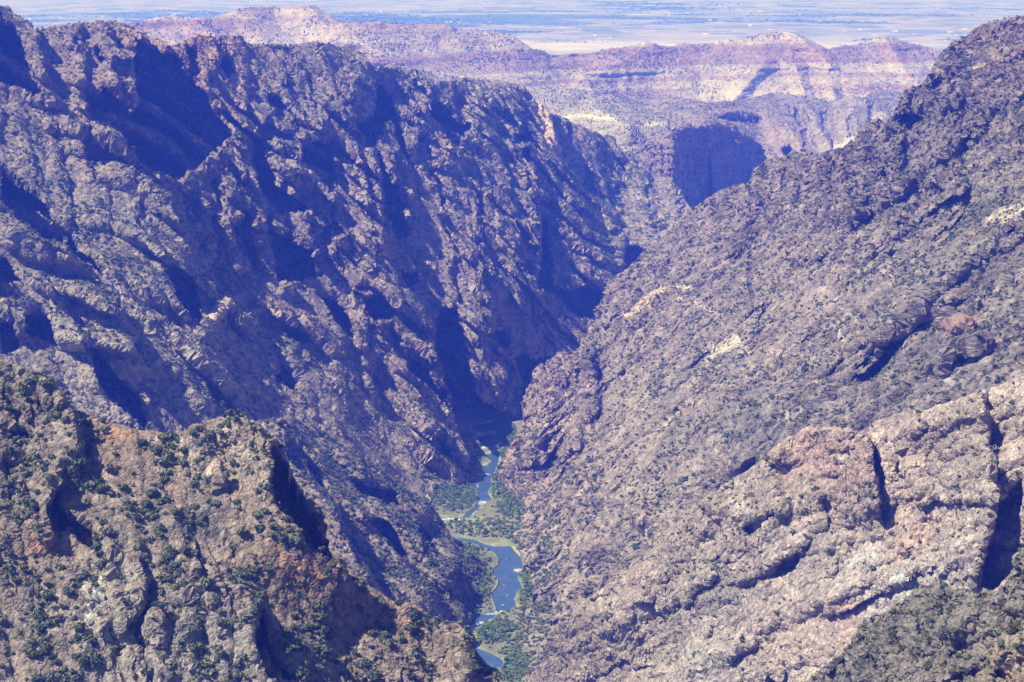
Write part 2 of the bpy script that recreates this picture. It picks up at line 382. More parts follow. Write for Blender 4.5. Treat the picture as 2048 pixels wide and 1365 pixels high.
L3_ridges = [  # lit ribs and spurs: crest line, metres out, width on the sunny side, width on the far side (px)
 ([(82,100),(90,174),(120,220),(164,266)],35,60,14), ([(205,262),(232,284),(290,328),(335,376),(380,500)],45,90,16),
 ([(283,85),(281,120),(273,175)],30,26,10), ([(362,120),(400,160),(427,191),(474,263)],35,16,40),
 ([(509,268),(490,290),(505,330),(518,400),(525,440)],45,90,12), ([(427,311),(386,345),(330,372)],40,60,40),
 ([(560,290),(600,275),(602,310),(575,352)],35,40,10), ([(592,345),(630,362),(668,385),(690,470)],30,50,10),
 ([(741,120),(700,180),(660,240),(625,262)],35,40,60), ([(720,235),(745,290),(752,330),(760,470),(790,560)],40,110,10), ([(860,200),(850,240),(810,330),(830,420)],30,60,14),
 ([(1046,180),(980,200),(930,280),(905,300)],35,40,60), ([(1090,225),(1105,300),(1180,420),(1195,480),(1215,540)],40,90,20), ([(1000,440),(1080,450),(1085,560)],35,90,8), 
 ([(490,634),(547,624),(598,638),(649,696),(700,760)],22,40,12), ([(830,590),(880,612),(872,700),(905,850),(925,900)],45,90,8), ([(410,650),(455,605)],18,40,20),
 ([(700,470),(760,460),(790,540),(840,640)],30,80,20), ([(1160,600),(1100,590),(1000,560),(960,640)],20,50,50), ([(940,620),(980,640),(1020,700),(1040,780)],30,60,14), ([(1100,640),(1150,650),(1175,690)],25,40,14),
 ([(0,405),(50,458),(95,486),(130,490),(165,536),(215,600),(260,680)],45,90,14), ([(0,605),(50,612),(60,640)],25,60,14), ([(120,600),(170,690),(215,795),(290,870)],40,70,12),
 ([(300,480),(345,540),(395,655),(450,740),(520,800)],30,80,14), ([(700,640),(760,650),(800,730),(850,800),(870,860)],30,70,14),
]
tone3 = [(300,740,(.34,.30,.23)),(200,640,(.31,.275,.21)),(440,780,(.36,.31,.24)),(120,720,(.31,.275,.21)),(540,720,(.31,.26,.215)),(0,30,(0.169,0.137,0.130)),(200,80,(0.208,0.156,0.150)),(400,90,(0.247,0.195,0.169)),(600,150,(0.247,0.202,0.182)),(100,400,(0.247,0.215,0.182)),(300,480,(0.273,0.240,0.202)),(100,800,(0.325,0.280,0.227)),(350,800,(0.286,0.247,0.208)),  # tan scrub slope behind the near ridge, lightened to stand in for sunlight
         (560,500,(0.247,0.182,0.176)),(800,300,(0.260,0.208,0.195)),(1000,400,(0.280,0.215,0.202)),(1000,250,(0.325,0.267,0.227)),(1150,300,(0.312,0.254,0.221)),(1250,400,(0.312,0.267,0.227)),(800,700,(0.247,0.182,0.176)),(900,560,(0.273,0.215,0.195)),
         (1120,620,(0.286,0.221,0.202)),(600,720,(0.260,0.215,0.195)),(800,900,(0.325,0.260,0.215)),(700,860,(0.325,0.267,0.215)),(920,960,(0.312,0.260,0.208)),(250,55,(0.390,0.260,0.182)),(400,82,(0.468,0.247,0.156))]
v3 = [([(420,648),(438,625),(455,606)],11,(.46,.38,.29)), ([(489,634),(547,624),(598,638),(640,680)],3,(.42,.3,.25)),
      ([(722,370),(724,400),(730,420)],9,(.36,.30,.24)), ([(990,430),(1000,480),(1005,520)],4,(.4,.33,.27)), ([(942,570),(960,590),(975,610)],5,(.44,.36,.29)),
      ([(1000,400),(1040,360),(1080,330)],6,(.34,.28,.21)), ([(555,290),(540,330),(560,370)],3,(.36,.29,.24)), ([(900,340),(905,420)],2,(.4,.33,.28)), ([(1190,420),(1230,470)],6,(.40,.33,.26)), ([(385,78),(412,78)],5,(.45,.2,.12)), ([(595,347),(625,362)],6,(.42,.32,.24))]
N3 = [(150,9,'r',1),(70,3,'r',2),(14,1.1,'v',9),(6,.7,'v',4)]
def gz(*sp):
    def f(X, Y):
        r = 0*X + sp[0]
        for cx, cy, rx, ry, k in sp[1:]:
            w = np.exp(-((X - cx)/rx)**2 - ((Y - cy)/ry)**2); r = r*(1 - w) + k*w
        return r
    return f
cl3 = gz(.5,(350,200,200,150,1.3),(700,330,260,220,1.3),(1050,420,200,220,1.0),(900,680,150,150,1.2),(500,470,120,90,1.3),(180,600,220,150,.25),(300,520,110,70,.1),(60,480,70,50,.15),(420,720,140,90,.2),(850,960,80,50,.1),(700,900,80,40,.2))
lo3 = gz(0,(150,600,250,220,.7),(450,720,200,120,.7))
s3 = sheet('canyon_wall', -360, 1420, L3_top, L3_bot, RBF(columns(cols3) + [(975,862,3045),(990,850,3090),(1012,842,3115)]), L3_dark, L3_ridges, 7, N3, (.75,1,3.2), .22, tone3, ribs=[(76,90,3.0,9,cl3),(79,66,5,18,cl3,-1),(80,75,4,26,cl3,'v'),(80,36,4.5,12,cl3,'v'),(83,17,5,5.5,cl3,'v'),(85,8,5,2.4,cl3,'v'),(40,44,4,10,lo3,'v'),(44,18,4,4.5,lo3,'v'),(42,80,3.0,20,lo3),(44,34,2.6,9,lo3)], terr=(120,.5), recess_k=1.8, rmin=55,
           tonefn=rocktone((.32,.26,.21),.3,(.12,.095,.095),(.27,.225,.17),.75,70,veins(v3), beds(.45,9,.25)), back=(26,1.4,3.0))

# ================================================================== LEFT LOWER SLOPE (down to the river)
def plane_left(m, off=0):
    def f(X, Y): return (720 + off)/(slope(Y) - m*(X - 1024)/F)
    return f
LM_top = [(440,880),(520,850),(580,840),(640,880),(700,905),(760,945),(820,990),(871,1030),(888,1060),(905,1088),(940,1112),(975,1128),(1005,1145)]
LM_bot = [(440,1150),(600,1180),(700,1235),(860,1290),(905,1264),(925,1248),(945,1240),(988,1224),(1005,1190)]
LM_dark = [[(560,870),(600,900),(642,950),(662,992),(625,970),(580,930)], [(680,940),(731,966),(793,985),(805,1014),(759,1015),(714,990)], ([(724,1033),(783,1047),(817,1103),(822,1134),(793,1112),(755,1071)],1.3,5),
           ([(817,1037),(854,1062),(894,1128),(865,1107),(834,1073)],1.4,5), [(865,1163),(899,1180),(903,1196),(871,1188)], [(793,1172),(832,1209),(800,1202)], [(690,1070),(720,1100),(740,1150),(710,1130)], [(640,900),(690,925),(720,950),(690,950)], [(770,930),(820,985),(800,975)]]
LM_r = [([(560,860),(620,960),(665,1020),(690,1080),(740,1150)],40,60,10), ([(680,990),(755,1060),(800,1125),(860,1190)],35,60,12), ([(760,1010),(830,1070),(870,1115),(905,1150)],30,50,12), ([(700,910),(780,985),(840,1030)],20,40,20)]
sLM = sheet('lower_slope', 440, 1005, LM_top, LM_bot, plane_left(.72, 22), LM_dark, LM_r, 6, [(90,7,'r',11),(40,3,'r',12),(10,1.2,'v',14),(4.5,.6,'v',16)], (.9,1,1.8), .25,
            [(500,950,(.26,.21,.17)),(650,1050,(.25,.2,.17)),(800,1000,(.24,.195,.165)),(800,1150,(.24,.2,.165)),(950,1150,(.22,.2,.15))], tonefn=rocktone(TAN,.4,DARKG,(.28,.23,.175),.8,55), back=(14,1.2,6.0),
            ribs=[(42,70,3.5,9,None),(40,48,4,11,None,'v'),(44,20,4,4.5,None,'v')], rocky=.4)

# ================================================================== RIGHT CANYON WALL
L2_top = [(955,1012),(975,1000),(990,975),(1005,940),(1022,893),(1040,868),(1047,845),(1050,812),(1060,780),(1070,762),(1087,740),(1120,722),(1155,708),(1190,655),(1206,602),(1218,572),(1260,540),(1290,508),(1340,470),(1382,424),
          (1430,393),(1461,383),(1502,376),(1512,342),(1539,325),(1615,314),(1652,321),(1714,297),(1724,260),(1765,253),(1789,232),(1803,195),(1844,167),(1895,116),(1946,79),(1980,65),(2031,55),(2048,50),(2200,30),(2460,-20)]
L2_bot = [(955,1022),(1000,1062),(1045,1112),(1062,1150),(1078,1205),(1092,1240),(1130,1430),(1170,1400),(1250,1230),(1400,1090),(1500,1010),(1600,960),(1800,900),(2048,830),(2200,800)]
def base2(X, Y):
    x = (X - 1024)/F
    m = .80 + .10*sstep(1050,1200,X)
    d = (726 + 0*X)/(slope(Y) + m*x)
    # the blunt nose by the river stands out
    return d
L2_dark = [([(1799,226),(1850,223),(1854,246),(1830,264),(1806,278),(1799,250)],1.2,4), [(1770,620),(1800,610),(1806,640),(1780,656)], [(1905,700),(1945,690),(1950,710),(1915,725)], [(2012,560),(2050,540),(2050,582),(2020,586)],
           [(1955,95),(2000,85),(2048,80),(2048,95),(1990,98)], [(1735,290),(1750,285),(1755,330),(1742,345)], [(1560,345),(1575,340),(1580,380),(1566,390)], [(1640,345),(1650,340),(1655,380),(1643,390)], [(1700,300),(1712,300),(1716,345),(1704,350)],
           [(1590,520),(1605,515),(1610,540),(1596,548)], [(1770,510),(1800,500),(1800,530),(1775,535)], [(1430,400),(1440,396),(1436,450),(1428,450)], [(1190,730),(1205,735),(1200,765),(1190,760)], [(1330,600),(1350,590),(1350,600),(1335,612)],
           [(1880,330),(1910,320),(1900,350)], [(1560,640),(1575,630),(1578,655),(1562,660)], [(1985,480),(2030,450),(2035,470),(1990,500)], [(1930,640),(1990,590),(1985,620),(1935,655)], [(1870,160),(1885,155),(1890,200),(1876,205)], [(1965,150),(1980,145),(1985,190),(1970,195)]]
L2_r = [([(1155,708),(1110,790),(1085,860),(1060,905),(1020,945)],60,40,50), ([(1180,735),(1190,800),(1150,890)],30,50,14), ([(1435,395),(1420,450),(1400,500),(1330,590),(1250,640)],25,60,60), ([(1512,342),(1500,420),(1480,480)],30,50,30), ([(1720,260),(1740,330),(1720,420)],35,60,30), ([(1803,195),(1790,280),(1800,360)],35,60,40),
        ([(1895,116),(1890,220),(1880,330)],30,60,50), ([(2048,440),(1960,500),(1850,600),(1760,680)],28,50,50), ([(1480,620),(1400,700),(1320,790),(1230,890)],18,50,60), ([(1800,600),(1700,700),(1600,800),(1480,930)],18,60,60), ([(1960,690),(1900,690),(1890,740)],25,30,16)]
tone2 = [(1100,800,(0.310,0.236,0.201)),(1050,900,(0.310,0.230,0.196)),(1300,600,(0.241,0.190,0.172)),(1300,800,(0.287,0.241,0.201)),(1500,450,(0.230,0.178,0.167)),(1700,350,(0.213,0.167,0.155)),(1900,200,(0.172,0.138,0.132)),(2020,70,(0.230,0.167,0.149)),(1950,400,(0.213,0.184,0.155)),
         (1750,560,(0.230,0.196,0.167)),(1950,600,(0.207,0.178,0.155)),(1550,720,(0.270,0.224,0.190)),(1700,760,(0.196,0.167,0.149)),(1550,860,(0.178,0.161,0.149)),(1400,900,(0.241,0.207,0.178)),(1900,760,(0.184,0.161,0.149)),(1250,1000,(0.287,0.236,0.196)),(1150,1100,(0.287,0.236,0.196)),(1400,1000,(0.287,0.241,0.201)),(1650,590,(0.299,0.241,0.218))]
v2 = [([(1255,640),(1280,620),(1315,600),(1345,582),(1372,576)],5,(.52,.42,.31)), ([(1372,576),(1385,578)],4,(.5,.42,.33)), ([(1240,925),(1290,900),(1330,862),(1380,825)],3.5,(.46,.36,.27)), ([(1425,722),(1445,705),(1475,690)],10,(.52,.46,.37)), ([(1480,700),(1495,700)],8,(.45,.4,.33)),
      ([(1630,800),(1650,762)],3,(.42,.36,.3)), ([(1055,845),(1100,850),(1140,846)],4,(.45,.34,.26)), ([(1010,940),(1040,880),(1050,850)],6,(.38,.27,.21)), ([(1795,545),(1785,580)],6,(.39,.32,.265)), ([(1930,145),(1980,140)],4,(.36,.3,.24)), ([(1990,450),(2048,425)],9,(.45,.38,.29)), ([(1690,650),(1695,700)],3,(.42,.34,.27)),
      ([(1890,760),(1915,780)],9,(.36,.33,.3)), ([(1520,820),(1560,810),(1590,806)],4,(.4,.34,.28)), ([(1590,850),(1593,835)],5,(.4,.33,.26)), ([(1360,600),(1440,632)],3,(.42,.35,.28)), ([(1160,1000),(1180,975),(1200,950)],3,(.42,.34,.27)), ([(1090,1070),(1120,1055)],4,(.42,.34,.27)), ([(1930,870),(1990,860)],5,(.35,.29,.23))]
N2 = [(110,12,'r',21),(48,4,'r',22),(13,1.4,'v',26),(5,.7,'v',25)]
cl2 = gz(.7,(1100,830,60,90,1.2),(1700,380,260,160,1.4),(1900,250,200,150,1.5),(1750,660,200,80,.8),(1450,560,100,60,.5),(1650,590,60,30,.1),(1250,900,120,80,.5))
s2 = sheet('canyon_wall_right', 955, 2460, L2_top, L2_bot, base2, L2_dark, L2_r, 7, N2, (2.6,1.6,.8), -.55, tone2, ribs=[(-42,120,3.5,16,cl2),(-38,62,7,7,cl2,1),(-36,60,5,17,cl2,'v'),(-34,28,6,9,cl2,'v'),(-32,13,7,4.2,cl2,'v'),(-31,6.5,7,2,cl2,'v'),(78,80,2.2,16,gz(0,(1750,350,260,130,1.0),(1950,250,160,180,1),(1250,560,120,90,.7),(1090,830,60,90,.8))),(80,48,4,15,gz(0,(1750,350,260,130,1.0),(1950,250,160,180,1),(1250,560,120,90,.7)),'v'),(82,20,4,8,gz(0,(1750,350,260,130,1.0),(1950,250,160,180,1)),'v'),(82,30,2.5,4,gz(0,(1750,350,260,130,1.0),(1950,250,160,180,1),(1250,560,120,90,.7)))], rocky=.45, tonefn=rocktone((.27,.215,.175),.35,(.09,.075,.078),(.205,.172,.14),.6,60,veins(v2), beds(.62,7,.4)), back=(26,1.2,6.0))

L2b_top = [(930,1296),(950,1282),(975,1254),(1010,1230),(1060,1215),(1090,1212),(1170,1240)]
L2b_bot = [(930,1310),(955,1305),(985,1345),(1000,1400),(1060,1430),(1170,1430)]
def base2b(X, Y): return 6 + 724/(slope(Y) + .82*np.maximum((X - 1012)/F, -.004))
s2b = sheet('lower_bank', 930, 1170, L2b_top, L2b_bot, base2b, [[(1130,1265),(1150,1262),(1155,1275),(1135,1280)]], [([(1110,1195),(1060,1270),(1020,1330)],8,40,40)], 6, [(60,4,'r',31),(26,2.6,'v',32),(12,1.6,'v',33),(6,.9,'v',34)], (2.2,1.4,.8), -.5,
            [(1000,1280,(.2,.19,.13)),(1100,1300,(.22,.19,.155)),(1200,1200,(.25,.21,.17)),(1050,1350,(.2,.18,.14))], tonefn=rocktone(TAN,.35,DARKG,(.28,.24,.17),.6,40), back=(14,1.1,6.0))

# ================================================================== NEAR RIGHT BUTTRESS
L1b_top = [(1010,1405),(1060,1345),(1100,1280),(1130,1235),(1200,1185),(1290,1120),(1350,1062),(1400,1012),(1470,962),(1530,930),(1545,905),(1575,880),(1620,862),(1700,862),(1735,880),(1752,850),(1790,832),(1850,830),(1900,812),(1960,790),(2048,755),(2200,700),(2460,600)]
L1b_bot = [(1010,1430),(2200,1430)]
cols1b = [(1010,1400,1900,1.2,1300),(1200,1365,1710,1.2,1185),(1400,1365,1530,1.25,1000),(1700,1365,1370,1.3,850),(2048,1365,1170,1.3,755),(2190,1365,1110,1.3,700),(2450,1365,1010,1.3,600)]
L1b_dark = [([(1738,880),(1755,898),(1772,940),(1776,972),(1762,1005),(1752,960),(1744,920)],1.5,4), ([(1990,1010),(2050,930),(2050,1120),(1990,1187),(1955,1182),(1960,1130),(1985,1060)],1.0,7), [(1545,1130),(1590,1100),(1607,1105),(1597,1140),(1560,1167),(1545,1167)],
            [(1480,1060),(1500,1040),(1562,1018),(1530,1062),(1500,1082)], [(1800,1112),(1835,1108),(1832,1122),(1802,1128)], [(1505,1110),(1520,1130),(1515,1165),(1505,1150)], [(1752,1108),(1790,1090),(1800,1098),(1758,1120)], [(1425,1240),(1440,1230),(1435,1275),(1428,1275)], [(1400,1290),(1440,1255),(1430,1290)],
            [(1745,1290),(1790,1280),(1770,1295)], [(1528,950),(1535,945),(1533,975),(1528,972)], [(1600,990),(1630,985),(1628,992)], [(1700,1020),(1715,1015),(1722,1010),(1705,1026)], [(1630,1070),(1640,1060),(1638,1090)], [(1925,1130),(1935,1090),(1932,1140)]]
L1b_r = [([(1700,862),(1735,882),(1742,930),(1755,1000)],28,80,8), ([(1560,890),(1540,960),(1560,1010)],15,50,30), ([(1960,790),(1980,900),(1990,1010),(1960,1130)],22,90,10), ([(1600,1095),(1545,1128),(1480,1160)],14,40,14), ([(1400,1012),(1330,1130),(1240,1240)],14,60,60), ([(1700,1180),(1560,1240),(1420,1330)],12,70,30)]
tone1b = [(1620,900,(0.327,0.232,0.189)),(1700,920,(0.310,0.224,0.181)),(1850,860,(0.292,0.237,0.189)),(2000,830,(0.327,0.275,0.219)),(1900,960,(0.318,0.267,0.215)),(1800,1000,(0.318,0.258,0.202)),(1700,1060,(0.310,0.258,0.202)),(1830,1060,(0.318,0.241,0.194)),(1450,1020,(0.292,0.245,0.194)),(1560,1010,(0.267,0.224,0.176)),(1600,1120,(0.232,0.202,0.176)),(1500,1100,(0.249,0.215,0.181)),(1700,1170,(0.361,0.327,0.284)),(1850,1130,(0.344,0.314,0.280)),
          (1690,1240,(0.370,0.284,0.241)),(1760,1230,(0.353,0.327,0.301)),(1560,1290,(0.335,0.275,0.228)),(1450,1220,(0.258,0.228,0.198)),(1420,1330,(0.310,0.284,0.249)),(1300,1180,(0.284,0.237,0.189)),(1250,1260,(0.292,0.245,0.194)),(1200,1320,(0.241,0.198,0.155)),(1600,1345,(0.361,0.310,0.258)),(1100,1330,(0.215,0.176,0.142)),(1950,1050,(0.310,0.267,0.224))]
v1b = [([(1790,1130),(1820,1090),(1860,1075)],11,(.44,.32,.255)), ([(1845,1110),(1848,1180)],4,(.43,.31,.245)), ([(1660,1200),(1690,1260),(1690,1320)],10,(.44,.34,.29)), ([(1690,1215),(1740,1200)],5,(.44,.34,.29)), ([(1820,985),(1825,1005)],10,(.44,.33,.26)), ([(1545,1300),(1550,1340)],7,(.43,.33,.28)), ([(1800,1160),(1850,1210)],14,(.46,.44,.42)), ([(1700,1130),(1760,1110)],9,(.46,.43,.39))]
N1 = [(70,4,'r',41),(30,1.0,'r',42),(8,1.0,'v',44),(3.2,.5,'v',46)]
s1b = sheet('near_buttress', 1010, 2460, L1b_top, L1b_bot, RBF(columns(cols1b)), L1b_dark, L1b_r, 6, N1, (2.0,1.6,.9), -.4, tone1b, ribs=[(-18,60,4,3,None),(-16,46,8,2.5,None,1),(-18,72,3.5,10,None,'v'),(-22,33,4,5.5,None,'v'),(-25,15,4.5,2.6,None,'v'),(-27,7.5,5,1.2,None,'v'),(82,38,3.5,6,gz(.35,(1650,930,120,80,1.4),(1950,1050,120,120,1.2),(1560,1110,100,60,1.2)),'v'),(84,14,3,2.2,gz(.5,(1650,930,120,80,1.6)),'v'),(80,46,2.5,4.0,gz(.35,(1650,930,120,80,1.6),(1950,1050,120,120,1.2),(1560,1110,100,60,1.2))),(84,18,3,1.5,gz(.3,(1650,930,120,80,1.6)))], tonefn=rocktone((.50,.43,.37),.5,(.24,.205,.19),(.38,.32,.27),.5,32,lambda Q,PX,PY,n,t: veins(v1b)(Q,PX,PY,n,t*A((1.18,1.17,1.22))), beds(.35,4,.3)), back=(20,1.1,8.0))

L1c_top = [(1590,1400),(1666,1330),(1717,1276),(1734,1250),(1792,1226),(1837,1186),(1871,1173),(1929,1186),(1997,1184),(2030,1152),(2048,1120),(2200,1000),(2460,880)]
L1c_bot = [(1590,1425),(2200,1425)]
cols1c = [(1600,1400,900,1.1,1380),(1800,1400,850,1.0,1226),(2048,1400,760,1.0,1120),(2190,1400,720,1.0,1000),(2450,1400,650,1.0,880)]
L1c_dark = [[(1830,1240),(1850,1235),(1860,1270),(1840,1275)], [(1900,1290),(1950,1280),(1935,1310),(1890,1320)], [(1960,1230),(1985,1215),(1980,1250)], [(1670,1340),(1690,1310),(1695,1335)], [(1740,1330),(1765,1310),(1755,1345)], [(1990,1340),(2020,1320),(2015,1365),(1985,1365)]]
s1c = sheet('near_ledge', 1590, 2460, L1c_top, L1c_bot, RBF(columns(cols1c)), L1c_dark, [([(1780,1250),(1880,1260),(2000,1200)],6,60,20), ([(1940,1400),(2000,1320),(2060,1260)],8,50,16)], 5, [(30,3.0,'r',51),(15,2.6,'v',52),(7,1.5,'v',53),(3.2,.8,'v',54),(1.5,.35,'v',55)], (2.2,1.5,.8), -.5,
            [(1700,1340,(.2,.18,.155)),(1850,1250,(.2,.185,.155)),(1950,1300,(.23,.205,.165)),(2030,1340,(.34,.26,.18)),(2030,1200,(.24,.22,.19))], tonefn=rocktone((.3,.26,.2),.4,(.09,.085,.075),(.22,.2,.15),.5,14), back=(14,1.0,8.0), ribs=[(-30,70,3.5,3.0,None),(-33,38,3.5,4.5,None,'v'),(-36,16,4,2.0,None,'v')], rocky=.7)

# ================================================================== NEAR LEFT RIDGE WITH PINNACLE
LN_top = [(-150,690),(0,723),(40,738),(85,757),(115,790),(140,822),(205,848),(250,862),(297,868),(369,882),(386,860),(437,842),(478,831),(519,855),(547,884),(564,902),(600,985),(640,1030),(652,1092),(684,1146),(730,1180),(782,1212),(830,1225),(871,1250),(905,1262),(926,1274),(938,1300),(962,1328),(982,1352),(1000,1410)]
LN_bot = [(-150,1430),(1000,1430)]
colsN = [(-350,1400,880,.62,690),(-100,1400,900,.62,700),(0,1400,910,.62,720),(300,1400,920,.60,860),(480,1400,925,.58,830),(600,1400,945,.6,990),(700,1400,965,.6,1150),(850,1400,975,.6,1230),(990,1400,975,.6,1340)]
LN_dark = [([(540,890),(556,896),(566,906),(590,960),(620,1010),(641,1032),(650,1088),(686,1148),(650,1137),(600,1092),(575,1052),(546,1010),(538,960)],2.0,5), ([(110,966),(122,998),(150,1028),(187,1060),(207,1107),(170,1102),(140,1077),(98,1062),(94,1020)],1.2,5), [(290,1165),(320,1163),(347,1200),(347,1216),(310,1226),(275,1250),(262,1232),(290,1200)],
           ([(512,1222),(532,1232),(552,1290),(577,1330),(592,1370),(530,1370),(505,1300),(503,1260)],1.3,5), [(-5,920),(40,915),(52,940),(30,960),(-5,975)], [(375,958),(395,958),(402,1002),(385,1006)], [(430,958),(460,970),(467,1002),(432,1002)], [(494,925),(502,925),(505,955),(490,962)], [(235,898),(243,960),(228,966)], 
           ([(938,1298),(970,1320),(987,1347),(977,1370),(942,1370),(935,1330)],1.2,4), [(310,1075),(330,1065),(325,1085),(310,1090)], [(225,1290),(265,1280),(250,1310),(228,1312)], [(0,850),(50,860),(80,880),(60,900),(0,890)], [(60,790),(85,800),(100,840),(80,830)], [(760,1225),(790,1235),(780,1250)], [(230,930),(240,930),(244,955),(235,960)], [(160,880),(185,900),(180,925),(160,905)]]
LN_r = [([(478,831),(520,860),(546,900),(538,990),(600,1092),(684,1150)],30,120,10), ([(386,860),(400,920),(440,960)],10,40,20), ([(0,723),(85,757),(140,830),(150,900)],22,90,20), ([(113,966),(96,1020),(98,1070)],18,50,6), ([(215,1112),(270,1130),(290,1165),(262,1232)],16,60,10), ([(390,1185),(480,1188),(508,1225),(505,1300),(540,1370)],16,110,10),
        ([(320,1200),(310,1260),(330,1365)],9,30,30), ([(684,1146),(782,1214),(871,1242),(930,1262)],6,40,20), ([(929,1262),(940,1300),(936,1365)],10,50,8), ([(560,1090),(640,1180),(740,1290),(800,1365)],5,60,60)]
toneN = [(40,760,(0.242,0.211,0.164)),(100,850,(0.187,0.168,0.140)),(180,900,(0.203,0.176,0.140)),(280,900,(0.281,0.211,0.148)),(340,880,(0.328,0.273,0.218)),(478,860,(0.359,0.296,0.218)),(440,930,(0.312,0.257,0.203)),(500,930,(0.328,0.273,0.211)),(540,1000,(0.296,0.234,0.172)),(600,1100,(0.257,0.187,0.129)),(680,1180,(0.265,0.183,0.129)),(400,1050,(0.183,0.164,0.140)),(330,1030,(0.179,0.160,0.136)),
         (60,990,(0.234,0.211,0.176)),(80,1090,(0.296,0.203,0.140)),(60,1200,(0.234,0.203,0.164)),(130,1290,(0.265,0.226,0.183)),(220,1200,(0.328,0.296,0.242)),(200,1300,(0.312,0.281,0.234)),(270,1150,(0.265,0.234,0.187)),(400,1260,(0.296,0.273,0.234)),(360,1330,(0.328,0.304,0.265)),(470,1300,(0.312,0.289,0.250)),(590,1220,(0.234,0.179,0.136)),(700,1290,(0.257,0.211,0.168)),(640,1330,(0.265,0.226,0.187)),(820,1230,(0.312,0.203,0.148)),(860,1330,(0.257,0.203,0.160)),(780,1320,(0.265,0.211,0.168)),(960,1340,(0.281,0.226,0.179)),(240,870,(0.351,0.218,0.133)),(600,1140,(0.281,0.172,0.117))]
vN = [([(205,862),(260,880)],8,(.46,.27,.16)), ([(330,882),(380,886)],6,(.55,.47,.42)), ([(190,1180),(215,1160),(230,1162)],14,(.50,.45,.35)), ([(180,1250),(205,1200)],16,(.46,.43,.37)), ([(65,1100),(100,1085)],10,(.44,.27,.18)), ([(560,1110),(620,1150),(650,1165)],8,(.38,.22,.15)), ([(800,1240),(815,1250)],10,(.46,.29,.21)), ([(420,960),(440,900),(470,840)],8,(.5,.41,.3)), ([(350,970),(360,1020)],6,(.42,.28,.2))]
clN = gz(.25,(460,920,80,70,1.3),(380,1260,90,100,1.2),(460,1250,60,90,1.2),(210,1200,50,90,1.0),(60,820,90,60,1.0),(60,1000,60,60,1.2),(590,1010,40,80,.8))
NN = [(56,4.2,'r',61),(24,2.0,'v',62),(7,1.0,'v',63),(2.8,.6,'v',66)]
sN = sheet('near_ridge', -360, 1000, LN_top, LN_bot, RBF(columns(colsN)), LN_dark, LN_r, 6, NN, (.8,1.1,2.3), .3, toneN, ribs=[(74,60,2.8,5,clN),(76,46,4,6,clN,-1),(78,50,3.5,8.5,clN,'v'),(80,24,4,4.8,clN,'v'),(84,11,4,2.3,clN,'v'),(86,5.5,4,1.0,clN,'v'),(50,50,3,2.5,gz(.6))], rocky=.4, tonefn=rocktone((.50,.44,.37),.45,(.19,.165,.15),(.36,.28,.215),.75,26,veins(vN)), back=(24,1.0,14.0))

# ================================================================== FAR PLATEAU AND LOWER GORGE
L4_top = [(640,120),(800,140),(900,158),(1000,166),(1060,178),(1120,184),(1200,188),(1290,187),(1360,194),(1410,206),(1440,207),(1490,199),(1550,186),(1610,193),(1660,204),(1700,200),(1760,188),(1850,185),(2000,180),(2100,180)]
L4_bot = [(640,260),(1100,420),(1300,440),(1460,440),(1560,400),(1700,380),(1850,360),(2100,340)]
c4 = [(640,120,7400),(1000,165,7640),(1300,185,7980),(1550,190,8090),(1850,185,7980),(2100,180,7980),(640,260,5700),(1100,420,5240),(1130,232,6600),(1190,225,6550),(1250,250,6250),(1345,250,6400),(1450,236,6900),(1338,292,5900),(1400,275,6050),(1455,272,6250),(1515,292,6600),
      (1340,425,5700),(1400,425,5850),(1450,425,6100),(1510,378,6450),(1330,300,5800),(1300,270,6000),(1520,272,6750),(1540,235,6950),(1600,300,6600),(1700,300,6550),(1750,230,7120),(1640,340,6380),(1850,300,6500),(1240,300,5640),(1260,420,5360),(2100,340,6380),(1480,228,7000),(1545,300,6450)]
L4_dark = [([(1588,215),(1610,218),(1624,246),(1605,257),(1588,240)],1.4,4), [(1655,190),(1690,195),(1670,205)], [(1700,260),(1712,255),(1712,280)], [(1560,298),(1580,288),(1602,330),(1582,346)], [(1640,228),(1655,222),(1662,262),(1645,266)], [(1690,238),(1705,228),(1717,277),(1700,287)], [(1600,262),(1615,256),(1622,292),(1606,297)], [(1735,215),(1750,210),(1748,240),(1736,245)], [(1660,285),(1675,280),(1672,310),(1660,312)]]
L4_r = [([(1124,240),(1186,218),(1261,256)],120,40,20), ([(1338,284),(1336,350)],60,60,8), ([(1620,215),(1650,280),(1690,330)],100,60,30), ([(1560,230),(1600,290),(1620,340)],90,50,30), ([(1710,200),(1700,270),(1720,310)],90,40,40)]
tone4 = [(900,160,(0.224,0.184,0.136)),(1150,200,(0.208,0.172,0.128)),(1150,245,(0.400,0.360,0.272)),(1190,232,(0.440,0.400,0.312)),(1240,250,(0.384,0.336,0.248)),(1350,210,(0.208,0.160,0.128)),(1300,240,(0.256,0.200,0.160)),(1450,215,(0.216,0.152,0.120)),(1300,320,(0.256,0.184,0.152)),(1420,270,(0.216,0.176,0.136)),(1260,300,(0.216,0.176,0.136)),(1430,350,(0.192,0.136,0.112)),(1600,200,(0.200,0.160,0.128)),(1650,260,(0.264,0.216,0.184)),(1620,330,(0.304,0.224,0.176)),(1720,300,(0.320,0.272,0.232)),(1750,230,(0.240,0.200,0.168)),(1560,280,(0.288,0.200,0.168))]
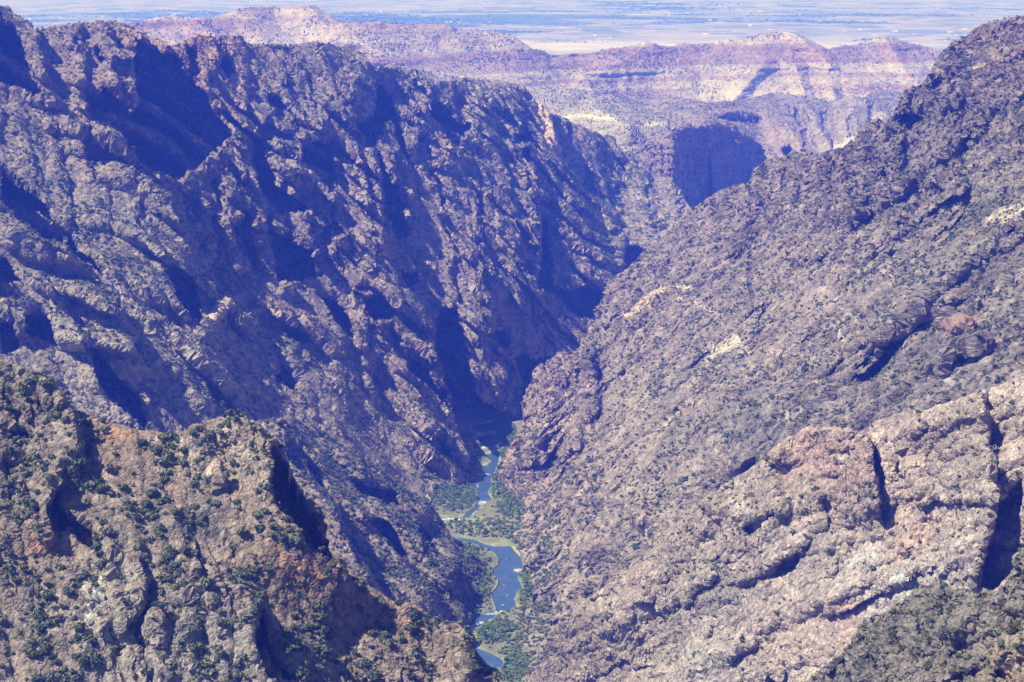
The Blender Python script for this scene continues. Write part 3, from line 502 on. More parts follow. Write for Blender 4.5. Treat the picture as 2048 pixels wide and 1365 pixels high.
s4 = sheet('far_plateau', 640, 2300, L4_top, L4_bot, RBF(c4, 2e-5), L4_dark, L4_r, 2.5, [(180,9,'r',71),(80,7,'v',72),(38,4,'v',73),(17,2,'v',74)], (1,1,1.8), .1, tone4, ribs=[(84,40,3,26,gz(.2,(1430,330,90,60,.6),(1650,270,110,60,1.3),(1290,310,50,40,.8))),(86,16,3,9,gz(.2,(1430,330,90,60,1.0),(1650,270,110,60,1.3),(1290,310,50,40,1)))], kmax=1.6, tonefn=rocktone(CREAM,.4,(.2,.16,.14),(.34,.29,.22),.5,120,veins([([(1670,305),(1705,280)],6,(.6,.53,.44)),([(1765,230),(1740,252)],7,(.5,.43,.36)),([(1270,255),(1330,250)],2.5,(.55,.5,.36)),([(1130,235),(1250,240)],5,(.6,.54,.42))],2)), back=None)

def vertical(prof, lean, y0):
    def f(X, Y): return interp_line(prof, X) + (y0 - Y)*lean
    return f
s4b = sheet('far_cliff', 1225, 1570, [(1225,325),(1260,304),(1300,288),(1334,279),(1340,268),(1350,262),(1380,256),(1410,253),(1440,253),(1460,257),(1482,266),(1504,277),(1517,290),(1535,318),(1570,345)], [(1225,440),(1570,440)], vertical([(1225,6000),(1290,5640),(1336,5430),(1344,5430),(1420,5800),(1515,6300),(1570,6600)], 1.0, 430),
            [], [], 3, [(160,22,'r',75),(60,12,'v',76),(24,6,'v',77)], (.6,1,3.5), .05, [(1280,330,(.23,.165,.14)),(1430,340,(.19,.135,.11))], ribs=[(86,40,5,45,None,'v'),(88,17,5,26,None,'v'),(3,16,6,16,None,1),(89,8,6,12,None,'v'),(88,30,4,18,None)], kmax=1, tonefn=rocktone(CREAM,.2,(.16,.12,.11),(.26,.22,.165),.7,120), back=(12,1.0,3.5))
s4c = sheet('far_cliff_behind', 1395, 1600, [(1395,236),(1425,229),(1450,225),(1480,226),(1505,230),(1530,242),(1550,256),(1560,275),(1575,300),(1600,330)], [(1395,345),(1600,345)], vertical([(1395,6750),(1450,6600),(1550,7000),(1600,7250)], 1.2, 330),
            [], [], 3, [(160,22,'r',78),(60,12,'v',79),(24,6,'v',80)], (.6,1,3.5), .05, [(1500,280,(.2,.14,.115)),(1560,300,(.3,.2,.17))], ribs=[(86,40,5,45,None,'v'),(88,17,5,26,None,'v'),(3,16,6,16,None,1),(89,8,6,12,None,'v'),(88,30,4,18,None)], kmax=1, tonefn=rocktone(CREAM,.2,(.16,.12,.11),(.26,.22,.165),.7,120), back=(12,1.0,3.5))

# ================================================================== HILLS
L5_top = [(180,80),(240,62),(300,48),(400,42),(478,28),(560,19),(610,15),(628,19),(640,28),(680,50),(720,53),(760,48),(820,52),(890,55),(925,68),(960,70),(1010,72),(1030,82),(1065,105),(1100,113),(1180,108),(1260,96),(1290,92),(1312,97),(1360,96),(1437,85),(1490,79),(1536,72),(1587,72),(1615,82),(1656,102),(1717,92),(1740,84),(1768,80),(1800,86),(1843,96),(1881,109),(1895,125),(1960,140),(2100,160)]
L5_bot = [(180,140),(640,190),(900,200),(1100,205),(1400,225),(1500,212),(1700,210),(2100,205)]
def base5(X, Y):
    foot = interp_line([(180,7300),(640,7500),(1000,7720),(1100,7800),(1400,7950),(1700,8000),(2100,8000)], X); fp = interp_line(L5_bot, X)
    m = .42
    return foot*(slope(fp) + m)/(slope(Y) + m)
L5_r = [([(615,15),(660,60),(740,110),(860,160),(960,195)],98,70,160), ([(760,48),(850,60),(900,66)],45,60,10), ([(1300,92),(1240,130),(1180,170)],52,40,60), ([(1560,72),(1500,120),(1420,200)],26,120,60),
        ([(1590,72),(1640,110),(1680,150),(1740,190)],76,30,60), ([(1768,80),(1800,130),(1840,180)],76,60,60), ([(1530,130),(1470,200)],33,20,20), ([(1590,130),(1610,200)],33,30,20), ([(1660,140),(1670,200)],33,24,20), ([(480,30),(520,70),(560,110)],48,60,60), ([(400,42),(430,80)],45,50,50), ([(690,60),(740,90),(800,130)],38,30,50)]
def hilltone(Q, PX, PY, n, tn, disp):
    z = Q[..., 2] + 8*fbm(Q/400, 2, 81) - .012*(Q[..., 0]); f = fbm(Q/150, 3, 82)
    t = np.broadcast_to(A((.42,.35,.275)), Q.shape).copy()
    def mix(w, c):
        nonlocal t; w = np.clip(w, 0, 1)[..., None]; t = t*(1 - w) + w*A(c)
    mix(.85*sstep(-.1, .3, np.sin(z/24) + .35*f), (.30,.195,.165)); mix(.7*sstep(.4, .8, np.sin(z/8 + 1)), (.27,.16,.13)); mix(.5*sstep(.2, .6, np.sin(z/47 + 2) + f), (.50,.40,.32))
    mix(.6*sstep(-.2, .5, f), (.22,.17,.14)); mix(.25*sstep(.1, .5, fbm(Q/60, 3, 83)), (.40,.35,.27))
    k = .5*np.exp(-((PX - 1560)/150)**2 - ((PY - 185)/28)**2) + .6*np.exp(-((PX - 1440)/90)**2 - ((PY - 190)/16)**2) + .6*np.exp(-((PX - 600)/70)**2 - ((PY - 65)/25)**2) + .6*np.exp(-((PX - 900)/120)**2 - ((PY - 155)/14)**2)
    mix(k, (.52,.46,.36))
    return t
def terrace(Q, PX, PY):                       # harder beds stand out as low cliffs
    z = Q[..., 2] + 10*fbm(Q/260, 3, 81) - .012*Q[..., 0]
    s = 7.0*(np.clip(np.sin(z/11), -.2, 1)**2)*sstep(-.2, .4, fbm(Q/300, 3, 84) + .15)
    Q = Q.copy(); Q[..., 1] -= s*2.2; return Q
s5 = sheet('hills', 60, 2300, L5_top, L5_bot, base5, [], L5_r, 4, [(400,16,'r',91),(150,8,'r',92),(60,3,'f',93),(26,1.5,'b',94)], (1,1,1.2), 0, None, tonefn=hilltone, post=terrace, back=(16,5,9.0))

# ================================================================== FLOOR OF THE GORGE AND RIVER
RIVER = [[(1003,1334),(990,1338),(978,1336),(965,1324),(952,1307),(938,1294),(955,1296),(973,1303),(990,1311),(1003,1318),(1008,1326)],
 [(905,1078),(925,1076),(950,1080),(968,1088),(990,1094),(1021,1092),(1034,1107),(1043,1115),(1046,1125),(1047,1142),(1036,1154),(1042,1166),(1046,1175),(1034,1184),(1028,1197),(1035,1213),(1020,1220),(1003,1225),(979,1241),(960,1255),(944,1265),(938,1276),(915,1276),(905,1250),(925,1242),(941,1237),(978,1226),(993,1221),(986,1200),(984,1187),(997,1173),(998,1160),(987,1150),(985,1142),(997,1132),(999,1120),(988,1105),(968,1096),(945,1087),(915,1083)],
 [(985,1000),(966,1010),(940,1034),(925,1041),(871,1042),(865,1036),(925,1034),(950,1016),(957,1000),(956,984),(945,972),(935,958),(943,950),(964,947),(965,934),(978,930),(985,924),(975,918),(972,910),(985,905),(1000,911),(998,925),(994,932),(989,948),(981,958),(985,967),(974,988)],
 [(985,862),(960,868),(945,862),(942,852),(965,848),(1000,840),(1050,832),(1055,838),(1010,850)], [(958,896),(945,893),(943,880),(960,872),(975,868),(990,868),(985,878),(1005,893),(1000,900),(975,899)]]
def floor_sheet():
    px = np.arange(800, 1180, 1.25); py = np.arange(800, 1420, 1.25)
    PX, PY = np.meshgrid(px, py)
    D = fD(PY); Q = unproj(PX, PY, D)
    d = np.full(PX.shape, -1e9)
    wx = PX + 1.6*fbm(Q/30, 3, 101)*2; wy = PY + 1.2*fbm(Q/30, 3, 102)*2
    for p in RIVER: d = np.maximum(d, poly_dist(p, wx, wy))
    inside = sstep(-1.5, 2.5, d)
    Q[..., 2] = river_z(Q[..., 1]) + 1.2 - 2.6*inside + np.clip(-d - 4, 0, 60)*.10 + .8*fbm(Q/16, 3, 103)*(1 - inside) + .5*ridged(Q/5, 2, 104)*(1 - inside)
    n, a = grid_normals(Q)
    f = fbm(Q/30, 4, 105)[..., None]; g = fbm(Q/9, 3, 106)[..., None]
    t = np.zeros_like(Q) + A((.19,.175,.115)); t = t*(1 + .45*g)*(1 + .3*f)
    gr = np.clip(sstep(-22, -3, d)*.9*(.55 + 1.2*f[..., 0]), 0, 1)[..., None]; t = t*(1 - gr) + gr*A((.145,.185,.075))
    for cx, cy, rx, ry, c in [(1010,1086,45,6,(.25,.25,.12)),(950,1280,26,12,(.22,.27,.08)),(1010,1100,40,10,(.28,.28,.13)),(920,1042,50,7,(.24,.27,.10)),(940,1100,30,14,(.14,.20,.07)),(1055,1140,10,60,(.25,.25,.11)),(960,1060,70,14,(.33,.285,.21))]:
        k = np.exp(-((PX - cx)/rx)**2 - ((PY - cy)/ry)**2)[..., None]*.8; t = t*(1 - k) + k*A(c)*(1 + .45*g)*(1 + .35*f)
    ed = (np.exp(-((d + 1.5)/2.0)**2)*sstep(-.15, .3, fbm(Q/22, 2, 107)))[..., None]*.6; t = t*(1 - ed) + ed*A((.46,.42,.36))
    s = dict(name='floor', Q=Q, n=n, a=a, PX=PX, PY=PY, tone=np.clip(t, .02, .8), dD=0*D, sc=.6, nb=0, d=d)
    SHEETS.append(s); return s
sF = floor_sheet()
def clip_floor(s):                            # walls end a little below the river level
    pass

# ================================================================== terrain objects
M_rock3 = rock_mat('gneiss', 9.0, 2.6, .8, var=.55)
M_rock2 = rock_mat('banded_gneiss', 9.0, 2.4, .8, var=.55, layer=((0, .55, 0), (.45, .6, 1.7)))
M_rock1 = rock_mat('near_granite', 4.0, 1.1, .9, var=.5)
M_rockc = rock_mat('ledge_rock', 2.0, .6, .9, var=.5)
M_far = rock_mat('far_sandstone', 30.0, 9.0, .5, var=.25)
M_floor = rock_mat('river_gravel', 3.0, .9, .4, var=.3)
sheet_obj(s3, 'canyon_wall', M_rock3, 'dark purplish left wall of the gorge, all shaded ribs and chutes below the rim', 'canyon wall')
sheet_obj(sLM, 'lower_slope', M_rock3, 'scrubby rock slope with dark bands falling to the left river bank', 'slope')
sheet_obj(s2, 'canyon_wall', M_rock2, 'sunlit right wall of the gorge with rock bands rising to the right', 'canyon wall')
sheet_obj(s2b, 'lower_slope', M_rock2, 'bushy foot of the right wall beside the lowest pool of the river', 'slope')
sheet_obj(s1b, 'rock_buttress', M_rock1, 'pale tan and pink rock buttress in the lower right', 'cliff')
sheet_obj(s1c, 'rock_ledge', M_rockc, 'dark broken ledge with green bushes in the bottom right corner', 'ledge')
sheet_obj(sN, 'rock_ridge', M_rock1, 'near tan ridge with a pinnacle and dirt slopes in the lower left', 'ridge')
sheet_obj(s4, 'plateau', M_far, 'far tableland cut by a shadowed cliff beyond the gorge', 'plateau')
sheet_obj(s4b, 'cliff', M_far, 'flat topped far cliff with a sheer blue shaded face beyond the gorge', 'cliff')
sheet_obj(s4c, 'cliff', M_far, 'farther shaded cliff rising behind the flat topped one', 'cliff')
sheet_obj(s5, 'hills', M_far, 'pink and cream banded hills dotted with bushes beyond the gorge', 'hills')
sheet_obj(sF, 'riverbank', M_floor, 'gravel bars and grassy banks along the river', 'riverbank')

# river water: one sheet at river level
def water_mat():
    m, nt, N = nodes_of('river_water'); L = nt.links.new
    out = N('ShaderNodeOutputMaterial'); b = N('ShaderNodeBsdfPrincipled'); L(b.outputs[0], out.inputs[0])
    geo = N('ShaderNodeNewGeometry'); n1 = N('ShaderNodeTexNoise'); n1.inputs['Scale'].default_value = .5; n1.inputs['Detail'].default_value = 4
    n2 = N('ShaderNodeTexNoise'); n2.inputs['Scale'].default_value = .06; n2.inputs['Detail'].default_value = 5
    L(geo.outputs['Position'], n1.inputs['Vector']); L(geo.outputs['Position'], n2.inputs['Vector'])
    c = N('ShaderNodeVertexColor'); c.layer_name = 'Col'
    cr = N('ShaderNodeValToRGB'); cr.color_ramp.elements[0].position = .35; cr.color_ramp.elements[0].color = (.03,.085,.20,1); cr.color_ramp.elements[1].position = .7; cr.color_ramp.elements[1].color = (.075,.10,.18,1)
    L(n2.outputs[0], cr.inputs[0])
    sx = N('ShaderNodeSeparateColor'); L(c.outputs['Color'], sx.inputs[0])
    ad = N('ShaderNodeMath'); ad.operation = 'MULTIPLY_ADD'; L(n1.outputs[0], ad.inputs[0]); ad.inputs[1].default_value = 2.4; L(sx.outputs[0], ad.inputs[2])
    mr = N('ShaderNodeMapRange'); mr.inputs[1].default_value = 1.72; mr.inputs[2].default_value = 2.05; L(ad.outputs[0], mr.inputs[0])
    mx = N('ShaderNodeMix'); mx.data_type = 'RGBA'; L(mr.outputs[0], mx.inputs[0]); L(cr.outputs[0], mx.inputs[6]); mx.inputs[7].default_value = (.75,.78,.8,1)
    L(mx.outputs[2], b.inputs['Base Color']); b.inputs['Roughness'].default_value = .18
    bp = N('ShaderNodeBump'); bp.inputs['Strength'].default_value = .5; bp.inputs['Distance'].default_value = .6; L(n1.outputs[0], bp.inputs['Height']); L(bp.outputs[0], b.inputs['Normal'])
    return m
RAPIDS = [(978,1262,30,5,0.00),(935,1258,22,7,0.97),(965,1246,16,4,0.72),(985,1228,26,3,0.77),(1035,1141,10,4,1.02),(965,1006,16,6,0.82),(900,1039,34,4,0.97),(965,949,18,2.5,0.87),(960,866,14,3,1.02),(965,895,22,3,1.02),(1000,1240,10,4,0.52),(960,1330,6,6,1.12),(975,1332,10,5,0.52),(955,972,4,8,0.62),(1010,1200,14,6,0.10)]
def water():
    px = np.arange(790, 1190, 2.0); py = np.arange(815, 1400, 2.0); PX, PY = np.meshgrid(px, py)
    D = fD(PY); Q = unproj(PX, PY, D); Q[..., 2] = river_z(Q[..., 1])
    w = 0*PX
    for cx, cy, rx, ry, k in RAPIDS: w = np.maximum(w, k*np.exp(-((PX - cx)/rx)**2 - ((PY - cy)/ry)**2))
    o = mesh_np('river_water', Q.reshape(-1, 3), grid_faces(*PX.shape), water_mat(), True, col=np.repeat(w.reshape(-1, 1), 3, 1))
    return tag(o, 'blue river winding along the bottom of the gorge, white at its rapids', 'river', None, 'structure')
water()

# far plain and badlands: one sheet reaching past the edge of the picture
PLAIN_Z = -700.0
def plain():
    nx, ny = 700, 420
    xs = np.linspace(-.36, .36, nx); ds = np.geomspace(5200, 95000, ny)
    X, D = np.meshgrid(xs, ds); P = np.stack([X*D, D, np.full_like(D, PLAIN_Z)], -1)
    q = P*A((1, .35, 1))/2600
    f = fbm(q, 4, 201)
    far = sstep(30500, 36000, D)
    P[..., 2] += 14*f + far*(40 + 260*np.clip(ridged(P/A((2600., 5200., 1.)), 4, 205) + .35, 0, 2)*sstep(31000, 60000, D)) + 30*sstep(.2, .6, fbm(P/4200, 3, 209))*sstep(13000, 17000, D)
    n, a = grid_normals(P)
    # fields, dry ground, orchards: colour by plot
    ca, sa = math.cos(.12), math.sin(.12)
    u = P[..., 0]*ca + P[..., 1]*sa; v = -P[..., 0]*sa + P[..., 1]*ca
    ci = np.floor(u/340 + .5*np.sin(np.floor(v/300)*12.9)); cj = np.floor(v/300)
    h = np.abs(np.sin(ci*127.1 + cj*311.7)*43758.5453) % 1
    pal = A([(.36,.29,.235),(.32,.265,.2),(.40,.335,.28),(.20,.20,.12),(.25,.235,.15),(.36,.29,.225),(.17,.18,.10),(.38,.31,.26)])*A((.86,.92,.92))
    t = pal[(h*8).astype(int) % 8]
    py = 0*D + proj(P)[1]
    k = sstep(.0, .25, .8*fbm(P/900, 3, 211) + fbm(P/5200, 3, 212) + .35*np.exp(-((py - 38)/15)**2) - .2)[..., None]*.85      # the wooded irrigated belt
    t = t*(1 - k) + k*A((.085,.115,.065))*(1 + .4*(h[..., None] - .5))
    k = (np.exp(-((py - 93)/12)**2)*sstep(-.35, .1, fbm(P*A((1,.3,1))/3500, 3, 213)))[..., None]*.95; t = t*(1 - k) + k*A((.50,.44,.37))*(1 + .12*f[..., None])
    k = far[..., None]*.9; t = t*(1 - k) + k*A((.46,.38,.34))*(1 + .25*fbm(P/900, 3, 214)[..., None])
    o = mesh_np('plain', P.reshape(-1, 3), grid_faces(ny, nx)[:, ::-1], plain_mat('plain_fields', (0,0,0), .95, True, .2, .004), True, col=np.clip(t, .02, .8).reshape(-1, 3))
    tag(o, 'pale hazy plain of fields and trees stretching to the horizon', 'plain', None, 'structure')
    return f
plain()

# ================================================================== light, sky, haze, camera
w = bpy.data.worlds.new('World'); scene.world = w; w.use_nodes = True
nt = w.node_tree; bg = nt.nodes['Background']
sky = nt.nodes.new('ShaderNodeTexSky'); sky.sky_type = 'NISHITA'; sky.sun_disc = False
sky.sun_elevation = SUN_EL; sky.sun_rotation = math.atan2(SUN[0], SUN[1]); sky.altitude = 2400; sky.air_density = 1.0; sky.dust_density = .6; sky.ozone_density = 2.0
nt.links.new(sky.outputs[0], bg.inputs[0]); bg.inputs[1].default_value = .065
sl = bpy.data.lights.new('sun', 'SUN'); sl.energy = 5.0; sl.angle = math.radians(.5); sl.color = (1, .95, .87)
so = link(bpy.data.objects.new('sun', sl))
from mathutils import Vector, Matrix
so.rotation_euler = Vector(SUN).to_track_quat('Z', 'Y').to_euler(); so.location = Vector(SUN)*3000
cd = bpy.data.cameras.new('camera'); cam = link(bpy.data.objects.new('camera', cd))
cd.sensor_width = 36; cd.lens = F/2048*36; cd.clip_start = 1; cd.clip_end = 200000
cam.rotation_euler = (math.pi/2 - PITCH, 0, 0); scene.camera = cam

def haze():
    x0, x1, y0, y1, z0, z1 = -36000, 36000, -600, 96000, min(float(q['Q'][..., 2].min()) for q in SHEETS) - 5, 40
    V = [(x, y, z) for z in (z0, z1) for y in (y0, y1) for x in (x0, x1)]
    Fc = [(0,2,3,1),(4,5,7,6),(0,1,5,4),(2,6,7,3),(0,4,6,2),(1,3,7,5)]
    m, nt, N = nodes_of('haze'); out = N('ShaderNodeOutputMaterial'); p = N('ShaderNodeVolumePrincipled'); nt.links.new(p.outputs[0], out.inputs['Volume'])
    p.inputs['Color'].default_value = HAZE_COL + (1,); p.inputs['Density'].default_value = HAZE_DEN; p.inputs['Anisotropy'].default_value = 0.0
    p.inputs['Absorption Color'].default_value = (1, 1, 1, 1)
    o = mesh_np('haze', V, Fc, m); tag(o, 'blue haze filling the air over the gorge and the plain', 'haze', None, 'stuff')
HAZE_COL = (.055, .125, 1.0); HAZE_DEN = 1.35e-4
import os
if not os.environ.get('NOHAZE'): haze()
scene.render.engine = 'CYCLES'
c = scene.cycles; c.max_bounces = 4; c.diffuse_bounces = 2; c.glossy_bounces = 2; c.transmission_bounces = 2; c.volume_bounces = 1; c.transparent_max_bounces = 8
c.use_denoising = True; c.use_adaptive_sampling = False
scene.view_settings.view_transform = 'Standard'; scene.view_settings.look = 'None'; scene.view_settings.exposure = 0.6; scene.view_settings.gamma = 1

# ================================================================== vegetation
ZB = np.full((460, 700), 1e9)                 # coarse depth buffer: which shrubs can be seen
for s in SHEETS:
    u, v, d = proj(s['Q']); i = ((v + 7)/3).astype(int); j = ((u + 26)/3).astype(int)
    m = (i >= 0) & (i < 460) & (j >= 0) & (j < 700); np.minimum.at(ZB, (i[m], j[m]), d[m])
def seen(P, tol=1.012):
    u, v, d = proj(P); i = ((v + 7)/3).astype(int); j = ((u + 26)/3).astype(int)
    m = (i >= 0) & (i < 460) & (j >= 0) & (j < 700); ok = np.zeros(len(P), bool)
    ok[m] = d[m] < ZB[i[m], j[m]]*tol + 6
    return ok
def scatter(s, per_m2, zone, clump=1.0, nzmin=.35, cap=9000):
    """points on a sheet: about per_m2 shrubs where the ground is not too steep; zone(px,py) scales the density"""
    nb = s['nb']; Q = s['Q'][nb:].reshape(-1, 3); n = s['n'][nb:].reshape(-1, 3); a = s['a'][nb:].ravel(); PX = s['PX'][nb:].ravel(); PY = s['PY'][nb:].ravel()
    f = fbm(Q/(s['sc']*70), 3, 301); g = fbm(Q/(s['sc']*22), 2, 302)
    dens = per_m2*zone(PX, PY)*sstep(nzmin - .15, nzmin + .25, n[:, 2])*np.clip(.5 + clump*(1.6*f + 1.1*g), .02, 3.2)
    dens *= (s['dD'][nb:].ravel() < s['sc']*25)*.85 + .15 if np.ndim(s['dD']) else 1
    p = np.clip(dens*np.minimum(a, (s['sc']*12)**2), 0, .5)
    k = rng.random(len(p)) < p
    k &= (PX > -60) & (PX < 2110) & (PY < 1400)
    idx = np.flatnonzero(k)
    idx = idx[seen(Q[idx])]
    if len(idx) > cap: idx = rng.choice(idx, cap, False)
    print('scatter', s['name'], len(idx)); return Q[idx], PX[idx], PY[idx]
def zfun(base, spots):
    def f(X, Y):
        r = np.full(X.shape, float(base))
        for cx, cy, rx, ry, k in spots: 
            w = np.exp(-((X - cx)/rx)**2 - ((Y - cy)/ry)**2); r = r*(1 - w) + k*w
        return r
    return f
PLANTS = []                                        # position, width (m), tint index
def add(pts, wmean, wsd, tints, sheet_name):
    Q, X, Y = pts; n = len(Q)
    w = np.clip(rng.lognormal(math.log(wmean), wsd, n), wmean*.35, wmean*2.2)
    t = rng.choice(len(tints), n); col = A(tints)[t]*rng.uniform(.8, 1.2, (n, 1))
    for k in range(n): PLANTS.append((Q[k], w[k], col[k], t[k], X[k], Y[k], sheet_name))
TG = [(.088,.122,.066), (.155,.18,.11), (.14,.16,.072)]             # dark green, grey green, olive
TF = [(.08,.108,.06), (.14,.158,.10), (.115,.13,.065)]
add(scatter(sN, .024, zfun(1, [(150,1000,130,60,1.7),(350,900,120,30,1.6),(560,1090,60,60,1.5),(60,1250,80,120,1.5),(420,1290,90,90,.25),(210,1190,40,60,.3),(450,900,60,60,.5),(750,1250,120,60,1.5),(640,1190,80,60,1.6),(90,1100,40,20,.2)]), 1.1, .2, 3000), 3.9, .38, TG, 'near_ridge')
add(scatter(s1c, .03, zfun(1, [(1880,1220,90,30,1.8),(1950,1330,60,40,1.6),(2040,1340,40,40,.3)]), 1.0, .3, 400), 2.9, .35, [(.05,.075,.03),(.085,.10,.045),(.095,.11,.035)], 'near_ledge')
add(scatter(s1b, .011, zfun(1, [(1480,1020,60,30,2.6),(1130,1290,60,60,3),(1240,1120,80,40,2.5),(1500,1080,60,40,1.8),(1700,1200,150,90,.35),(1620,920,60,60,.3),(1240,1290,60,50,2.2),(1530,960,20,25,2.5)]), 1.0, .35, 1500), 3.1, .35, TG, 'near_buttress')
add(scatter(sLM, .034, zfun(1, [(930,1170,60,60,2.6),(840,1170,60,50,2.2),(640,930,80,50,1.6)]), .9, .35, 5000), 3.9, .33, TF, 'lower_slope')
add(scatter(s2b, .045, zfun(1, [(1010,1270,50,40,2.6),(1080,1260,40,60,1.6),(1040,1340,40,40,2)]), .8, .2, 1500), 4.0, .3, TF, 'lower_bank')
add(scatter(s2, .017, zfun(1, [(1300,560,60,40,1.6),(1700,560,120,40,1.4),(1450,640,80,30,1.6),(1600,780,160,40,.8),(1950,420,90,50,1.6),(1900,160,80,50,1.8),(1130,1060,60,50,1.3),(1080,1140,25,70,3.5),(1850,700,60,50,1.6),(1640,590,50,30,.3),(1110,800,60,60,.25),(1250,900,100,60,.9)]), 1.4, .4, 15000), 3.5, .34, TF, 'canyon_wall_right')
add(scatter(s3, .0125, zfun(1, [(120,480,120,90,2.0),(200,650,160,100,1.8),(250,520,140,70,2.4),(350,560,90,60,2.4),(60,520,60,60,1.8),(350,780,120,60,1.8),(560,680,80,50,1.8),(850,960,90,50,3.2),(700,900,90,50,2.2),(1010,810,40,25,4),(200,55,120,14,2.2),(450,84,120,12,1.8),(850,150,110,22,4),(1000,230,90,50,2.0),(1200,380,90,80,2.4),(700,350,140,110,.3),(860,480,120,120,.45),(1090,480,90,90,.35),(920,700,50,120,.35),(400,420,90,60,.5),(560,480,90,70,.4),(500,300,120,60,.5)]), 1.1, .3, 21000), 3.9, .34, TF, 'canyon_wall')
add(scatter(s4, .0035, zfun(1, [(1250,195,200,20,1.6),(1190,235,60,16,.5),(1430,210,150,14,1.4),(1620,190,160,12,2.0),(1430,340,90,60,.05),(1650,290,80,50,.4),(1270,330,60,60,1.5)]), .8, .3, 5000), 4.6, .3, TF, 'far_plateau')
add(scatter(s5, .009, zfun(1, [(600,70,90,25,.8),(1450,190,120,16,.35),(1560,185,100,18,.3),(860,175,140,14,1.5),(1300,190,140,14,1.6),(740,90,80,20,1.8)]), .9, .1, 7000), 4.6, .28, TF, 'hills')
add(scatter(s4b, .004, zfun(1, []), .8, .3, 800), 4.6, .3, TF, 'far_cliff')
# willows and cottonwoods on the floor
fm = sF
def floor_zone(X, Y):
    r = np.zeros(X.shape)
    for cx, cy, rx, ry, k in [(930,1175,45,40,1.4),(895,985,60,35,1.3),(1055,1150,14,60,1.4),(1000,960,14,40,1.2),(1030,820,30,20,1.6),(990,1270,40,22,1.5),(920,1110,40,18,1.2),(960,1060,90,18,.5),(1030,1085,16,10,.7),(985,1235,40,10,.5),(1050,1120,10,40,1.2),(1010,880,20,30,1.1),(930,900,30,25,1.6),(1040,1010,40,30,1),(1045,1340,40,40,1.5)]:
        r = np.maximum(r, k*np.exp(-((X - cx)/rx)**4 - ((Y - cy)/ry)**4))
    return r
s = sF; keep = s['d'].ravel() < -3.5; s['Qs'] = s['Q']
Qf = s['Q'].reshape(-1, 3); pf = np.clip(.085*floor_zone(s['PX'], s['PY']).ravel()*s['a'].ravel(), 0, .5)*keep
idx = np.flatnonzero(rng.random(len(pf)) < pf); idx = idx[seen(Qf[idx])]; print('floor', len(idx))
add((Qf[idx], s['PX'].ravel()[idx], s['PY'].ravel()[idx]), 4.2, .3, [(.095,.17,.05),(.14,.19,.07),(.12,.155,.07)], 'riverbank')

# ---- shrub shapes
def dome(nleaf, seed, core=1, flat=.85, size=.3):
    """unit-wide crown: a lumpy core and many leaf-clump faces round it"""
    r = np.random.default_rng(seed); V = []; Fq = []
    lobes = [(r.uniform(-.26, .26), r.uniform(-.26, .26), r.uniform(.28, .52)*flat, r.uniform(.2, .3)) for _ in range(5)] + [(0, 0, .36*flat, .34)]
    if core:
        for cx, cy, cz, cr in lobes[-2:]:
            b = len(V)
            for k in range(2):
                for q in range(5):
                    th = q*2*math.pi/5 + k*.6; rr = cr*.8*r.uniform(.8, 1.1)
                    V.append((cx + rr*math.cos(th), cy + rr*math.sin(th), cz + (-.5 + k)*cr*.7))
            V.append((cx, cy, cz + cr*.8)); V.append((cx, cy, cz - cr*.8))
            for q in range(5):
                a, c = b + q, b + (q + 1) % 5
                Fq.append((a, c, c + 5, a + 5)); Fq.append((a + 5, c + 5, b + 10, b + 10)); Fq.append((c, a, b + 11, b + 11))
    for _ in range(nleaf):
        cx, cy, cz, cr = lobes[r.integers(len(lobes))]
        d = r.normal(size=3); d[2] = abs(d[2])*.9 - .25; d /= np.linalg.norm(d)
        p = A((cx, cy, cz)) + d*cr*r.uniform(.75, 1.1)
        u = r.normal(size=3); u -= d*np.dot(u, d)*.6; u /= np.linalg.norm(u); w = np.cross(d + r.normal(size=3)*.5, u); w /= np.linalg.norm(w)
        z = size*r.uniform(.6, 1.2)*.5; b = len(V)
        V += [tuple(p - u*z), tuple(p + w*z*.8), tuple(p + u*z*1.1), tuple(p - w*z*.7)]; Fq.append((b, b+1, b+2, b+3))
    return A(V, float), Fq
def merge(protos, items, name, mat):
    VV = []; FF = []; CC = []; off = 0
    Ps = [(v, A([q for q in f], int)) for v, f in protos]
    for P, w_, col, h in items:
        v, f = Ps[int(rng.integers(len(Ps)))]
        a = rng.uniform(0, 6.28); c, s_ = math.cos(a), math.sin(a)
        q = np.stack([(v[:, 0]*c - v[:, 1]*s_)*w_, (v[:, 0]*s_ + v[:, 1]*c)*w_, v[:, 2]*w_*h - .1*w_], -1) + P
        VV.append(q); FF.append(f + off); off += len(v); CC.append(np.repeat((col*rng.uniform(.85, 1.15))[None], len(v), 0))
    V = np.concatenate(VV); Fc = np.concatenate(FF); C = np.concatenate(CC)
    me = bpy.data.meshes.new(name)
    tri = Fc[:, 2] == Fc[:, 3]; lt = np.where(tri, 3, 4); mask = np.ones(Fc.shape, bool); mask[tri, 3] = False
    li = Fc[mask].astype(np.int32)
    me.vertices.add(len(V)); me.vertices.foreach_set('co', V.astype(np.float32).ravel()); me.loops.add(len(li)); me.loops.foreach_set('vertex_index', li)
    me.polygons.add(len(Fc)); me.polygons.foreach_set('loop_start', np.concatenate([[0], np.cumsum(lt)[:-1]]).astype(np.int32)); me.polygons.foreach_set('loop_total', lt.astype(np.int32))
    me.update(calc_edges=True); a = me.color_attributes.new('Col', 'FLOAT_COLOR', 'POINT'); cc = np.ones((len(V), 4), np.float32); cc[:, :3] = C; a.data.foreach_set('color', cc.ravel())
    me.materials.append(mat); return link(bpy.data.objects.new(name, me))
M_leaf = plain_mat('foliage', (0,0,0), .8, True, .35, .9)
M_bark = plain_mat('bark', (.11,.08,.06), .95, False, .3, 2.0)

